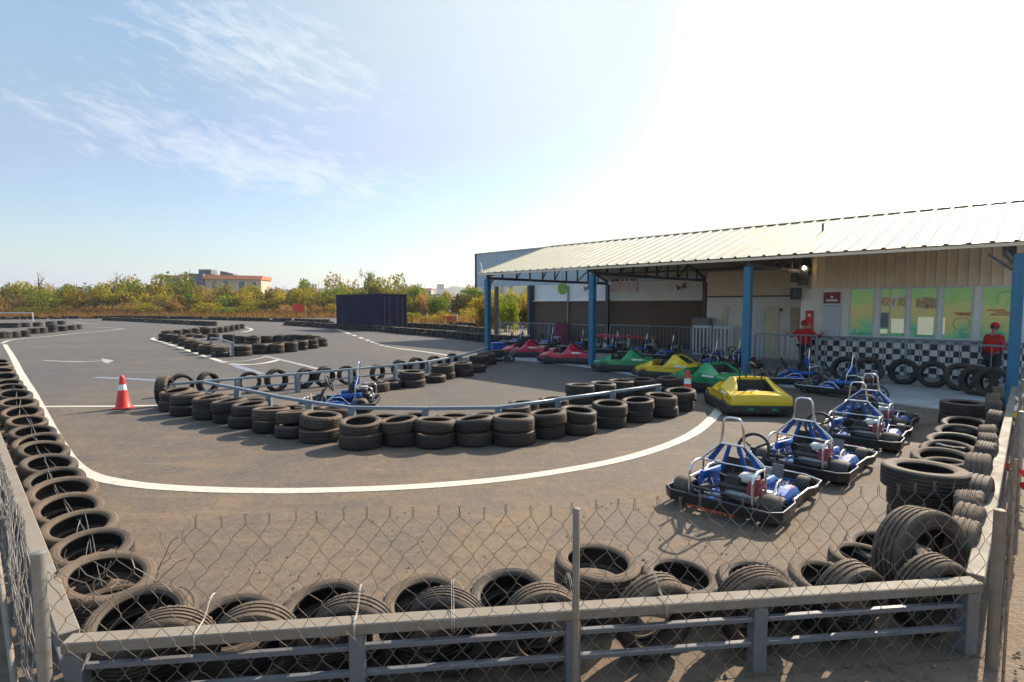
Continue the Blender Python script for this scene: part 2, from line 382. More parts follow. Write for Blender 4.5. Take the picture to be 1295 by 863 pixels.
# ------------------------------------------------------------------ mesh builder
class MB:
    def __init__(s): s.v = []; s.f = []
    def add(s, vs, fs):
        o = len(s.v); s.v += [tuple(v) for v in vs]; s.f += [tuple(i + o for i in f) for f in fs]
    def box(s, c, d, rot=None, ch=0.0):
        """box centred at c, size d, optional 3x3/4x4 rotation, ch = chamfer of the vertical+horizontal edges"""
        hx, hy, hz = d[0] / 2, d[1] / 2, d[2] / 2
        if ch <= 0:
            pts = [Vector((x, y, z)) for x in (-hx, hx) for y in (-hy, hy) for z in (-hz, hz)]
            fs = [(0, 1, 3, 2), (4, 6, 7, 5), (0, 4, 5, 1), (2, 3, 7, 6), (0, 2, 6, 4), (1, 5, 7, 3)]
        else:
            ch = min(ch, hx * .9, hy * .9, hz * .9)
            pts = []; rings = []
            for z, k in ((-hz, 1), (-hz + ch, 0), (hz - ch, 0), (hz, 1)):
                i = ch if k else 0
                x, y = hx - i, hy - i
                q = min(ch, x * .9, y * .9) * (0.6 if k else 1)
                ring = [(x, -y + q), (x, y - q), (x - q, y), (-x + q, y), (-x, y - q), (-x, -y + q), (-x + q, -y), (x - q, -y)]
                rings.append(list(range(len(pts), len(pts) + 8)))
                pts += [Vector((a, b, z)) for a, b in ring]
            fs = [tuple(reversed(rings[0])), tuple(rings[3])]
            for a, b in zip(rings, rings[1:]):
                for i in range(8):
                    j = (i + 1) % 8
                    fs.append((a[i], a[j], b[j], b[i]))
        if rot is not None: pts = [rot @ p for p in pts]
        c = Vector(c)
        s.add([p + c for p in pts], fs)
        return s
    def bar(s, a, b, w, h, up=Vector((0, 0, 1)), ch=0.0):
        """rectangular bar from a to b, w wide (horizontal), h tall"""
        a, b = Vector(a), Vector(b)
        x = (b - a); L = x.length; x = x / L
        up = Vector(up)
        if abs(x.dot(up)) > 0.95: up = Vector((0, 1, 0)) if abs(x.y) < .9 else Vector((1, 0, 0))
        y = up.cross(x).normalized(); z = x.cross(y)
        m = Matrix((x, y, z)).transposed()
        return s.box((a + b) / 2, (L, w, h), m, ch)
    def tube(s, pts, r, n=8, closed=False, caps=True):
        pts = [Vector(p) for p in pts]; k = len(pts)
        rs = r if isinstance(r, (list, tuple)) else [r] * k
        rings = []; prev = None; vs = []
        for i, p in enumerate(pts):
            if closed: t = pts[(i + 1) % k] - pts[i - 1]
            else: t = pts[min(i + 1, k - 1)] - pts[max(i - 1, 0)]
            t = t.normalized() if t.length > 1e-9 else Vector((0, 0, 1))
            if prev is None:
                a = Vector((0, 0, 1)) if abs(t.z) < .9 else Vector((1, 0, 0))
                nrm = (a - t * a.dot(t)).normalized()
            else:
                nrm = prev - t * prev.dot(t)
                nrm = nrm.normalized() if nrm.length > 1e-6 else t.orthogonal().normalized()
            prev = nrm; bi = t.cross(nrm)
            rings.append(list(range(len(vs), len(vs) + n)))
            for j in range(n):
                an = 2 * PI * j / n
                vs.append(p + (nrm * math.cos(an) + bi * math.sin(an)) * rs[i])
        fs = []
        rng = range(k) if closed else range(k - 1)
        for i in rng:
            a, b = rings[i], rings[(i + 1) % k]
            for j in range(n):
                q = (j + 1) % n
                fs.append((a[j], a[q], b[q], b[j]))
        if caps and not closed:
            fs.append(tuple(reversed(rings[0]))); fs.append(tuple(rings[-1]))
        s.add(vs, fs); return s
    def lathe(s, prof, n=24, axis='z', origin=(0, 0, 0), closed=False, tooth=None):
        """prof = [(axial, radius)]; tooth(i_prof, i_seg) -> radius factor"""
        vs = []; k = len(prof)
        for i in range(n):
            an = 2 * PI * i / n; c, sn = math.cos(an), math.sin(an)
            for j, (h, r) in enumerate(prof):
                if tooth: r = r * tooth(j, i)
                p = {'z': (r * c, r * sn, h), 'x': (h, r * c, r * sn), 'y': (r * sn, h, r * c)}[axis]
                vs.append(Vector(p) + Vector(origin))
        fs = []
        for i in range(n):
            q = (i + 1) % n
            for j in range(k if closed else k - 1):
                jj = (j + 1) % k
                fs.append((i * k + j, q * k + j, q * k + jj, i * k + jj))
        s.add(vs, fs); return s
    def prism(s, poly, z0, z1):
        n = len(poly)
        vs = [(x, y, z0) for x, y in poly] + [(x, y, z1) for x, y in poly]
        fs = [tuple(reversed(range(n))), tuple(range(n, 2 * n))] + [(i, (i + 1) % n, n + (i + 1) % n, n + i) for i in range(n)]
        s.add(vs, fs); return s
    def quad(s, a, b, c, d): s.add([a, b, c, d], [(0, 1, 2, 3)]); return s
    def build(s, name, mat, parent=None, smooth=None, mats=None, matidx=None):
        me = bpy.data.meshes.new(name)
        me.from_pydata(s.v, [], s.f)
        for m in (mats or [mat]): me.materials.append(m)
        if matidx:
            for p, i in zip(me.polygons, matidx): p.material_index = i
        import bmesh
        bm = bmesh.new(); bm.from_mesh(me); bmesh.ops.recalc_face_normals(bm, faces=bm.faces); bm.to_mesh(me); bm.free()
        if smooth is not None:
            me.polygons.foreach_set('use_smooth', [True] * len(me.polygons))
            me.set_sharp_from_angle(angle=math.radians(smooth))
        me.update()
        o = bpy.data.objects.new(name, me); COL.objects.link(o)
        if parent: o.parent = parent
        return o

def tag(o, label=None, cat=None, group=None, kind=None):
    if label: o['label'] = label
    if cat: o['category'] = cat
    if group: o['group'] = group
    if kind: o['kind'] = kind
    return o
def thing(name, label, cat, loc=(0, 0, 0), rz=0.0, group=None):
    o = bpy.data.objects.new(name, None); COL.objects.link(o)
    o.empty_display_size = 0.2
    o.location = loc; o.rotation_euler = (0, 0, rz)
    return tag(o, label, cat, group)
CHILD = {}
def kids(o): return [c for c in list(bpy.data.objects) if c.parent == o]
def dup(root, loc, rz, label=None, group=None, tree=None, scale=None):
    """copy of a thing with copies of its parts and sub-parts"""
    r = root.copy(); COL.objects.link(r); r.location = loc; r.rotation_euler = (0, 0, rz)
    if scale: r.scale = scale
    if label: r['label'] = label
    if group: r['group'] = group
    def rec(src, dst, t):
        for ch, sub in t:
            c = ch.copy(); COL.objects.link(c); c.parent = dst
            rec(ch, c, sub)
    rec(root, r, tree if tree is not None else tree_of(root))
    return r
def tree_of(o): return [(c, tree_of(c)) for c in o.children]
ONES = 'first second third fourth fifth sixth seventh eighth ninth tenth eleventh twelfth thirteenth fourteenth fifteenth sixteenth seventeenth eighteenth nineteenth'.split()
TENS = {2: ('twentieth', 'twenty'), 3: ('thirtieth', 'thirty'), 4: ('fortieth', 'forty'), 5: ('fiftieth', 'fifty'), 6: ('sixtieth', 'sixty'), 7: ('seventieth', 'seventy')}
def nth(i):
    """spelled ordinal, 0 -> first"""
    i += 1
    if i < 20: return ONES[i - 1]
    t, o = divmod(i, 10)
    return TENS[t][0] if o == 0 else TENS[t][1] + '-' + ONES[o - 1]
def smooth_path(pts, per=6):
    pts = [Vector(p) for p in pts]; out = []
    for i in range(len(pts) - 1):
        p0, p1, p2, p3 = pts[max(i - 1, 0)], pts[i], pts[i + 1], pts[min(i + 2, len(pts) - 1)]
        for k in range(per):
            t = k / per
            out.append(0.5 * ((2 * p1) + (p2 - p0) * t + (2 * p0 - 5 * p1 + 4 * p2 - p3) * t * t + (3 * p1 - p0 - 3 * p2 + p3) * t ** 3))
    out.append(pts[-1]); return out
# ================================================================== GROUND
g = MB(); g.quad((-3000, -300, 0), (3000, -300, 0), (3000, 3500, 0), (-3000, 3500, 0))
tag(g.build('ground', M['dirt']), kind='structure')

RC_L = G(75, 815, 0.47); RC_L.z = 0      # front-left corner of the boundary rail
RC_R = G(1245, 738, 0.47); RC_R.z = 0    # front-right corner
F = (RC_R - RC_L).normalized(); NF = Vector((-F.y, F.x, 0))   # along the front rail / into the track
R_END = W(-0.35, -0.25)
RD = (R_END - RC_R).normalized(); NR = Vector((-RD.y, RD.x, 0))
L_END = RC_L + A * 14.0
NL = Vector((A.y, -A.x, 0))              # from the left rail into the track

a0 = RC_L - NF * 0.02; a1 = RC_R - NF * 0.02
poly = [a0, a1, R_END, W(-6, 9.6), W(60, 9.6), (20, 110, 0), (-95, 110, 0), (-95, 60, 0), L_END - NL * 1.2, RC_L - NL * 0.9]
m_ = MB(); m_.add([(p[0], p[1], 0.004) for p in poly], [tuple(range(len(poly)))])
tag(m_.build('asphalt_track', M['asphalt']), kind='structure')

# concrete apron of the shed
edge = [G(*p) for p in ((622, 452.5), (646, 455.4), (695, 460), (743, 465.5), (831, 480), (905, 484), (985, 489), (1071, 503), (1150, 514), (1225, 523))]
edge = smooth_path(edge, 4)
sl = [(p.x, p.y) for p in edge] + [(q.x, q.y) for q in (W(-0.6, -0.1), W(-5, 9.5), W(17.4, 9.5), W(17.4, 0.3))]
s_ = MB(); s_.prism(sl, 0.002, 0.03)
tag(s_.build('shed_floor_slab', M['concrete']), kind='structure')

def ribbon(name, pts, w, mat, z=0.009, per=6):
    path = smooth_path(pts, per) if per else [Vector(p) for p in pts]
    vs = []; fs = []
    for i, p in enumerate(path):
        t = (path[min(i + 1, len(path) - 1)] - path[max(i - 1, 0)]); t.z = 0; t.normalize()
        n = Vector((-t.y, t.x, 0)); ww = w * (1 + R.uniform(-.03, .03))
        vs += [(p.x + n.x * ww / 2, p.y + n.y * ww / 2, z), (p.x - n.x * ww / 2, p.y - n.y * ww / 2, z)]
        if i: fs.append((2 * i - 2, 2 * i - 1, 2 * i + 1, 2 * i))
    mb = MB(); mb.add(vs, fs)
    return tag(mb.build(name, mat), kind='structure')
def px(*ps): return [G(*p) for p in ps]
ribbon('outer_track_line', px((6, 436), (16, 452), (26, 472), (41, 498), (50, 515), (62, 540), (76, 565), (90, 585), (112, 601), (160, 612), (230, 618.5), (330, 621.5), (420, 620.5), (520, 616.5), (620, 608.5), (700, 598), (780, 583), (838, 566), (878, 548), (903, 527), (916, 508)), 0.19, M['line_white'])
ribbon('outer_track_line', px((2, 434.5), (18, 429.7), (61, 425.7), (102, 421.5), (130, 419), (157, 416.2)), 0.17, M['line_white'], 0.0095)
ribbon('faded_track_line', px((112, 413.6), (135, 414.6), (157, 416.2)), 0.2, M['line_faded'], 0.0098)
ribbon('faded_track_line', px((95, 408), (110, 409.5), (124, 410.2)), 0.25, M['line_faded'])
ribbon('cross_track_line', px((52, 515), (100, 514.6), (150, 514.4), (205, 513.4)), 0.15, M['line_white'], 0.0095, 2)
ribbon('blue_track_line', px((120, 478), (160, 479.5), (205, 482)), 0.25, M['line_blue'], 0.0095)
ribbon('island_line', px((305, 420.6), (316, 418.5), (318, 416.4), (309, 414.3)), 0.26, M['line_white'])
ribbon('island_line', px((196, 427.2), (193, 429.2), (210, 434.5), (240, 444.3), (270, 454.2), (284, 459)), 0.22, M['line_white'])
ribbon('island_line', px((290, 460.6), (312, 461.6), (335, 459.6), (353, 455.4)), 0.22, M['line_white'], 0.0095)
ribbon('island_line', px((334, 450.5), (370, 459), (408, 468.5), (430, 474)), 0.18, M['line_faded'], 0.0098)
ribbon('blue_track_line', px((296, 462.5), (312, 467.5), (330, 473.5)), 0.28, M['line_blue'], 0.0098)
ribbon('faded_track_line', px((278, 457.4), (298, 457.6), (318, 455.6), (336, 451.5)), 0.16, M['line_faded'], 0.009)
far = [(400, 412), (428, 417), (441, 422)]
ribbon('far_track_line', px((400, 411.5), (420, 415), (441, 422)), 0.3, M['line_white'])
pts = px((441, 422), (463, 430), (481, 436.6), (500, 440.6))
pth = smooth_path(pts, 12)
for i in range(0, len(pth) - 2, 4):
    ribbon('dashed_track_line', pth[i:i + 3], 0.26, M['line_white'], 0.0095, 0)
ribbon('far_track_line', px((500, 440.6), (519, 443), (545, 446.5), (580, 452)), 0.2, M['line_white'])
ribbon('shed_guide_line', px((806, 496), (830, 494.5), (858, 490)), 0.2, M['line_faded'], 0.0098)
ribbon('shed_guide_line', px((775, 481.5), (790, 480.5), (802, 479.4)), 0.12, M['line_faded'], 0.034)
# direction arrow
ar = MB()
sh = smooth_path(px((55, 456.3), (80, 457.4), (105, 457.9), (131, 456.6)), 5)
vs = []; fs = []
for i, p in enumerate(sh):
    w = 0.07 + 0.11 * i / len(sh)
    vs += [(p.x, p.y + w, 0.0095), (p.x, p.y - w, 0.0095)]
    if i: fs.append((2 * i - 2, 2 * i - 1, 2 * i + 1, 2 * i))
ar.add(vs, fs)
h = px((128, 453.6), (144.5, 456.6), (135, 460.2), (130, 458))
ar.add([(p.x, p.y, 0.0102) for p in h], [(0, 1, 2, 3)])
tag(ar.build('direction_arrow_marking', M['line_faded']), kind='structure')

# ================================================================== BOUNDARY RAILS
def guard_rail(name, label, p0, p1, mat, top_z, top_wh, lowers, low_wh, posts, post_w, group=None, mat2=None, extra0=0.0, extra1=0.0):
    """p0 -> p1; posts = distances along; lowers = heights of the thin rails"""
    p0, p1 = Vector(p0), Vector(p1); L = (p1 - p0).length; d = (p1 - p0) / L
    t = thing(name, label, 'guard rail', p0, math.atan2(d.y, d.x), group)
    w, hh = top_wh
    MB().bar((-extra0, 0, top_z - hh / 2), (L + extra1, 0, top_z - hh / 2), w, hh, ch=0.006).build('top_beam', mat, t, 40)
    for z in lowers:
        MB().bar((0, 0.0, z), (L, 0.0, z), low_wh[0], low_wh[1], ch=0.004).build('lower_rail', mat2 or mat, t, 40)
    for s in posts:
        MB().box((s, 0.0, (top_z - hh - 0.002) / 2), (post_w, post_w, top_z - hh - 0.002), None, 0.005).build('post', mat2 or mat, t, 40)
    return t
Lf = (RC_R - RC_L).length
in_ = 0.05
fr0 = RC_L + NF * in_; fr1 = RC_R + NF * in_
def along_front(pxx):
    """distance along the front rail seen at photo column pxx"""
    y = 815 + (738 - 815) * (pxx - 75) / (1245 - 75)
    q = G(pxx, y, 0.47); q.z = 0
    return (q - RC_L).dot(F)
guard_rail('guard_rail', 'pale steel guard rail along the front, behind the wire mesh', fr0, fr1, M['rail_pale'], 0.47, (0.10, 0.062), (0.315, 0.165), (0.035, 0.03),
           [0.05, along_front(450), along_front(722) + .02, along_front(965), Lf - 0.055], 0.085, mat2=M['rail_grey'])
# side rails butt against the front beam
la = RC_L + NL * 0.05 + A * 0.115
guard_rail('guard_rail', 'long pale steel guard rail running away beside the leaning tyre row at left', la, la + A * 13.5, M['rail_pale'], 0.468, (0.10, 0.062), (0.315, 0.165), (0.035, 0.03),
           [1.6, 3.3, 5.0, 6.7, 8.4, 10.1, 11.8, 13.4], 0.08, mat2=M['rail_grey'])
ra = RC_R - NR * 0.0 + RD * 0.115 + NR * 0.05
guard_rail('guard_rail', 'pale steel guard rail at right, from the near corner to the blue end post', ra, R_END + NR * 0.05, M['rail_pale'], 0.468, (0.10, 0.062), (0.315, 0.165), (0.035, 0.03),
           [1.5, 3.2, 4.9, 6.6, 8.3, 10.0], 0.08, mat2=M['rail_grey'])

# ------------------------------------------------ inner barrier rails (blue grey), one continuous run each
def rail_run(label, tops, top_z, posts, lower=None, group='blue grey rails of the inner loop', end_post=True):
    """tops = photo pixels on the top edge; a run of top beam, a thin lower rail and posts"""
    P = [G(x, y, top_z) for x, y in tops]
    for p in P: p.z = 0
    t = thing('guard_rail', label, 'guard rail', P[0], 0, group)
    o = P[0]
    tb = MB()
    for a, b in zip(P, P[1:]):
        tb.bar(a - o + Vector((0, 0, top_z - .03)), b - o + Vector((0, 0, top_z - .03)), 0.07, 0.055, ch=0.005)
    tb.build('top_beam', M['rail_blue'], t, 40)
    if lower:
        lb = MB()
        for a, b in zip(P, P[1:]):
            lb.bar(a - o + Vector((0, 0, lower)), b - o + Vector((0, 0, lower)), 0.035, 0.035)
        lb.build('lower_rail', M['rail_blue'], t, 40)
    for x, y in posts:
        q = G(x, y, top_z); q.z = 0; q -= o
        d = math.atan2((P[-1] - P[0]).y, (P[-1] - P[0]).x)
        MB().box((q.x, q.y, (top_z - .06) / 2), (0.11, 0.09, top_z - .06), Matrix.Rotation(d, 3, 'Z'), 0.005).build('post', M['rail_blue'], t, 40)
    return t
rail_run('blue grey guard rail of the loop, nearer run bending behind the stacked tyres', [(258, 482), (300, 489.5), (352, 500), (405, 508.5), (444, 513.5), (540, 514.5), (630, 513.5), (700, 504), (770, 494.5), (835, 485.5)], 0.50,
         [(300, 489.5), (340, 497.5), (391, 506.4), (445, 513.6), (538, 514.5), (630, 513.5), (706, 503.2), (775, 493.8), (833, 485.8)], 0.24)
rail_run('blue grey guard rail of the loop, farther run leading to the shed corner post', [(214, 484.5), (300, 477.5), (390, 470.5), (470, 463.5), (540, 456.5), (585, 448.5), (617, 439)], 0.50,
         [(216, 484.4), (300, 477.5), (376, 471.6), (443, 466), (500, 460.6), (542, 456.2), (582, 449)], 0.24)
# short rail on the middle island
rail_run('short blue grey rail standing between tyre stacks on the middle island', [(266, 426.5), (279, 428.5), (294, 433)], 0.62, [(266.5, 426.5), (294, 432.9)], 0.3, None)

# ================================================================== CHAIN-LINK FENCES
def chain_mesh(name, p0, p1, h, cw, chh, r, mat, parent, torn=None, barbs=True, jit=0.006, z0=0.03, sag=0.0):
    """diamond wire mesh from p0 to p1 (in the frame of the fence); torn(s) -> rows missing at the top"""
    p0, p1 = Vector(p0), Vector(p1); L = (p1 - p0).length; d = (p1 - p0) / L; n = Vector((-d.y, d.x, 0))
    ncol = int(L / (cw / 2)); nrow = int(h / (chh / 2))
    rr = random.Random(3)
    nodes = {}
    def nd(m, k):
        if (m, k) not in nodes:
            s = m * cw / 2
            low = math.sin(s * 1.7) * 0.012 + math.sin(s * 4.1 + 1) * 0.008
            nodes[(m, k)] = p0 + d * (s + rr.gauss(0, jit)) + n * (rr.gauss(0, jit) + sag * math.sin(PI * k / max(1, nrow)) * math.sin(s * 2.2)) + Vector((0, 0, z0 + k * chh / 2 + rr.gauss(0, jit * .7) + low * k / nrow))
        return nodes[(m, k)]
    mb = MB()
    for i in range(ncol):
        top = nrow - (torn(i * cw / 2) if torn else 0)
        if top < 1: continue
        pts = []
        for k in range(top + 1):
            right = (i + k) % 2
            q = nd(i + right, k)
            off = d * (-0.0035 if right else 0.0035) + n * (0.003 if i % 2 else -0.003)
            tw = 0.010
            pts.append(q + off - Vector((0, 0, tw))); pts.append(q + off + Vector((0, 0, tw)))
        right = (i + top) % 2
        if barbs:
            q = pts[-1]
            pts.append(q + Vector((0, 0, 0.022)) + d * rr.uniform(-.004, .004))
            pts.append(q + Vector((0, 0, 0.045)) + d * (0.011 if not right else -0.011) * -1 + n * rr.uniform(-.01, .01))
        mb.tube(pts, r, 5)
    return mb.build(name, mat, parent, 60)

FO = -0.10                                     # the mesh stands this far outside the rail
f_l = RC_L - NF * 0.045 - NL * 0.035 ; f_r = RC_R - NF * 0.03 - NR * 0.02
ff = thing('chain_link_fence', 'rusty chain link fence with wire barbs standing along the front guard rail', 'wire fence', f_l, math.atan2(F.y, F.x))
Lw = (f_r - f_l).length
def torn(s):
    if s < 0.12: return 2
    if s < 0.52: return 2 + int(2.2 * abs(math.sin(s * 9)))
    if s < 0.66: return 1
    return 0
chain_mesh('wire_mesh', (0, 0, 0), (Lw, 0, 0), 1.10, 0.122, 0.150, 0.0018, M['wire'], ff, torn)
strands = MB(); rs = random.Random(5)
for k in range(7):                             # loose ends where the mesh has come undone
    s = 0.1 + k * 0.085; z = 0.66 + rs.uniform(0, .12)
    p = Vector((s, 0, z)); pts = [p]
    an = rs.uniform(.6, 2.4)
    for j in range(7):
        an += rs.uniform(-.55, .55)
        p = p + Vector((math.cos(an) * .045, rs.uniform(-.015, .015), math.sin(an) * .045)); pts.append(p)
    strands.tube(pts, 0.0026, 5)
strands.build('loose_wire', M['wire'], ff, 60)
sm = (G(722, 770, 0.47) - f_l).dot(F)
def pole(h, r, mat, loc, parent, name='post', lean=(0, 0)):
    mb = MB(); mb.tube([(loc[0], loc[1], 0), (loc[0] + lean[0] * h, loc[1] + lean[1] * h, h - .004), (loc[0] + lean[0] * h, loc[1] + lean[1] * h, h)], [r, r, r * .8], 14)
    return mb.build(name, mat, parent, 50)
pole(1.10, 0.020, M['weathered'], (sm, -0.03), ff)
pole(1.0, 0.03, M['galv'], (0.02, -0.03), ff)
pole(0.98, 0.03, M['weathered'], (Lw - 0.05, -0.035), ff)
pole(1.30, 0.008, M['rusty'], (Lw - 0.02, -0.085), ff, 'rusty_rod')
# wire ties that hold the front tyres to the beam
fl2 = thing('chain_link_fence', 'chain link fence running away outside the left guard rail', 'wire fence', f_l - NL * 0.03 + A * 0.12, math.atan2(A.y, A.x))
chain_mesh('wire_mesh', (0, 0, 0), (7.0, 0, 0), 0.98, 0.122, 0.150, 0.0026, M['wire_pale'], fl2, sag=0.03)
for s in (3.4, 6.9): pole(1.0, 0.028, M['galv'], (s, 0.03), fl2)
fr2 = thing('chain_link_fence', 'chain link fence running away outside the right guard rail, hung with plastic scraps', 'wire fence', f_r - NR * 0.04 + RD * 0.12, math.atan2(RD.y, RD.x))
chain_mesh('wire_mesh', (0, 0, 0), (10.6, 0, 0), 1.02, 0.122, 0.150, 0.0026, M['wire'], fr2, sag=0.035)
for s in (3.5, 7.0, 10.4): pole(1.06, 0.028, M['galv'], (s, -0.03), fr2)
# leaning stay at the lower left of the fence
sp = G(6, 840, 0.5)
st = thing('fence_stay', 'pale leaning steel stay outside the left fence corner', 'fence stay', (sp.x, sp.y, 0), 0)
MB().tube([G(24, 905, .08) - Vector((sp.x, sp.y, 0)), G(-14, 625, .72) - Vector((sp.x, sp.y, 0))], 0.016, 12).build('tube', M['rail_pale'], st, 50)

# coloured scraps hanging on the right-hand fence
def scrap(name, lab, mat, s, z, n, seed, spread):
    rr = random.Random(seed); mb = MB()
    base = fr2.location + RD * s
    for k in range(n):
        c = base + Vector((rr.gauss(0, .03), rr.gauss(0, .03), z + rr.uniform(-spread, spread))) + RD * rr.uniform(-.12, .12) - NR * .02
        a, b_ = rr.uniform(0, 6.28), rr.uniform(-.6, .6)
        x = Vector((math.cos(a), math.sin(a), b_)) * rr.uniform(.02, .05); y = Vector((rr.uniform(-.3, .3), rr.uniform(-.3, .3), -1)) * rr.uniform(.03, .07)
        mb.add([c - x, c + x, c + x * .7 + y, c - x * .7 + y, c + y * 1.6], [(0, 1, 2, 3), (3, 2, 4)])
    o = mb.build(name, mat)
    return tag(o, lab, 'plastic scrap')
scrap('plastic_streamer', 'yellow plastic streamer caught on the right wire fence', M['yellow_plastic'], 4.3, .72, 26, 1, .26)
scrap('plastic_streamer', 'red plastic streamer hanging low on the right wire fence', M['cone_red'], 3.3, .5, 6, 2, .16)
scrap('plastic_streamer', 'white and grey plastic rag snagged on top of the right wire fence', M['print_white'], 5.4, .9, 10, 4, .12)

# ================================================================== TYRES
def tyre_mesh(name, Rr, Wd, rim, seg, mat, blocks=0, ribs=4, lean_=False):
    h = Wd / 2; prof = []
    tw = h * 0.80
    if ribs and not lean_:
        nr = ribs
        gw = 0.011
        xs = [-tw]
        for i in range(nr):
            c = -tw + (i + 1) * 2 * tw / (nr + 1)
            prof_g = [(c - gw / 2 - .003, Rr), (c - gw / 2, Rr - .009), (c + gw / 2, Rr - .009), (c + gw / 2 + .003, Rr)]
            xs += prof_g
        prof.append((-tw, Rr - .004))
        for x in xs[1:]: prof.append((x[0], x[1] - .004 * (abs(x[0]) / tw) ** 2))
        prof.append((tw, Rr - .004))
    else:
        prof += [(-tw, Rr - .004), (0, Rr), (tw, Rr - .004)]
    ntread = len(prof)
    side = [(h * .93, Rr - .018), (h * .985, Rr - .034), (h * .97, Rr - .040), (h, Rr - (Rr - rim) * .46), (h * .985, Rr - (Rr - rim) * .62), (h * .955, Rr - (Rr - rim) * .70), (h * .97, Rr - (Rr - rim) * .74), (h * .90, rim + (Rr - rim) * .12), (h * .82, rim + .002), (h * .70, rim)]
    prof += side
    inn = [(h * .62, rim + .012), (h * .80, Rr - (Rr - rim) * .5), (h * .72, Rr - .035), (0, Rr - .026)]
    prof += inn + [(-x, r) for x, r in reversed(inn[:-1])] + [(-x, r) for x, r in reversed(side)]
    if lean_: pass
    prof = [(x, r) for x, r in prof]
    def tooth(j, i):
        if blocks and (j == 0 or j == ntread - 1): return 1.0 if (i // blocks) % 2 else 1 - 0.010 / Rr
        if blocks and (j in (ntread,) or j == len(prof) - 1): return 1.0 if (i // blocks) % 2 else 1 - 0.012 / Rr
        return 1.0
    mb = MB(); mb.lathe(prof, seg, 'z', closed=True, tooth=tooth)
    o = mb.build(name, mat, None, 38)
    me = o.data; bpy.data.objects.remove(o)
    return me
TY = {}
TY['car'] = [(tyre_mesh('tyre_mesh', .31, .205, .212, 72, M['rubber'], 1, 4), .31, .205),
             (tyre_mesh('tyre_mesh', .30, .19, .208, 72, M['rubber'], 0, 3), .30, .19),
             (tyre_mesh('tyre_mesh', .325, .22, .222, 80, M['rubber'], 2, 5), .325, .22),
             (tyre_mesh('tyre_mesh', .315, .20, .215, 72, M['rubber'], 1, 3), .315, .20)]
TY['dark'] = [(tyre_mesh('tyre_mesh', .31, .205, .20, 56, M['rubber_clean'], 1, 4), .31, .205),
              (tyre_mesh('tyre_mesh', .325, .21, .21, 56, M['rubber_clean'], 0, 3), .325, .21)]
TY['far'] = [(tyre_mesh('tyre_mesh', .325, .215, .205, 28, M['rubber_clean'], 0, 0, True), .325, .215),
             (tyre_mesh('tyre_mesh', .315, .20, .20, 28, M['rubber'], 0, 0, True), .315, .20)]
TY['truck'] = [(tyre_mesh('tyre_mesh', .36, .225, .225, 88, M['rubber'], 0, 4), .36, .225)]
TY['truck_dark'] = [(tyre_mesh('tyre_mesh', .37, .23, .24, 72, M['rubber_clean'], 0, 4), .37, .23)]
TYRES = []
def tyre(kind, loc, label, group, axis=(0, 0, 1), idx=None, scale=None):
    me, rr, ww = TY[kind][R.randrange(len(TY[kind])) if idx is None else idx % len(TY[kind])]
    o = bpy.data.objects.new('tyre', me); COL.objects.link(o)
    ax = Vector(axis).normalized()
    q = Vector((0, 0, 1)).rotation_difference(ax).to_matrix().to_4x4() @ Matrix.Rotation(R.uniform(0, 6.28), 4, 'Z')
    s = scale or R.uniform(.95, 1.04)
    o.matrix_world = Matrix.Translation(Vector(loc)) @ q @ Matrix.Scale(s, 4)
    tag(o, label, 'tyre', group); TYRES.append(o)
    return o
def jitter(a=.03): return Vector((R.uniform(-a, a), R.uniform(-a, a), 0))
def tilt(a=.05): return Vector((R.uniform(-a, a), R.uniform(-a, a), 1))

# --- row along the left rail: lower layer flat, upper layer shingled towards the viewer
GL = 'tyres along the left guard rail'
pix = [(133, 737), (117, 702), (101, 674), (86, 651), (79, 630), (69, 610), (61, 592), (54, 576), (48, 562), (41, 549), (34, 536), (28, 524), (23, 513), (18, 503), (14, 494), (10, 486), (6, 478), (3, 471), (0, 464.5), (-2, 459)]
for i, p in enumerate(pix):
    q = G(p[0], p[1], 0.36)
    ax = -A * R.uniform(.16, .30) + NL * R.uniform(-.10, .14) + Vector((0, 0, 1))
    tyre('car', (q.x, q.y, 0.335 + R.uniform(-.012, .03)), f'dusty leaning tyre, {nth(i)} from the near corner, on top of the left rail row', GL, ax, scale=R.uniform(.85, .93))
base = G(133, 737, 0.36); base.z = 0
for i in range(16):
    q = base + A * (0.57 * i + .1) + NL * (R.uniform(-.02, .06))
    tyre('car', (q.x, q.y, 0.095), f'dusty flat tyre, {nth(i)} from the near corner, lower layer of the left rail row', GL, scale=R.uniform(.85, .9))
q = G(176, 790, 0.36)
tyre('car', (q.x, q.y, .33), 'dusty tyre tilted into the near left corner, at the end of the left rail row', GL, -NF * .32 + F * .1 + Vector((0, 0, 1)), idx=0, scale=.9)
# --- front row: standing tyres leaning on the beam, flat ones behind
GF = 'tyres behind the front guard rail'
for i, x in enumerate((205, 318, 447, 571, 694, 838, 968, 1085, 1188)):
    s = along_front(647 + (x - 647) * 1.055) + R.uniform(-.01, .01)
    ts = .79 + .09 * i / 8
    lean = R.uniform(.04, .2)
    q = RC_L + F * s + NF * (0.205 + lean * .22)
    tyre('car', (q.x, q.y, .312 * ts + R.uniform(0, .01)), f'standing tyre leaning on the front beam, {nth(i)} of nine counted from the left corner', GF, NF + Vector((0, 0, lean)) + F * R.uniform(-.32, .32), idx=(0, 1, 3, 0, 1, 3, 0, 1, 0)[i], scale=ts)
flat = [(190, 778, .33, .3, 'tilted'), (295, 782, .30, .2, 'flat'), (412, 766, .34, .22, 'tilted'), (538, 757, .34, .2, 'flat'), (645, 748, .33, .2, 'flat'), (755, 707, .42, 0.02, 'upper'), (860, 726, .27, .05, 'flat'), (958, 730, .30, .1, 'flat'), (1048, 730, .31, .16, 'flat'), (1095, 701, .24, .05, 'flat')]
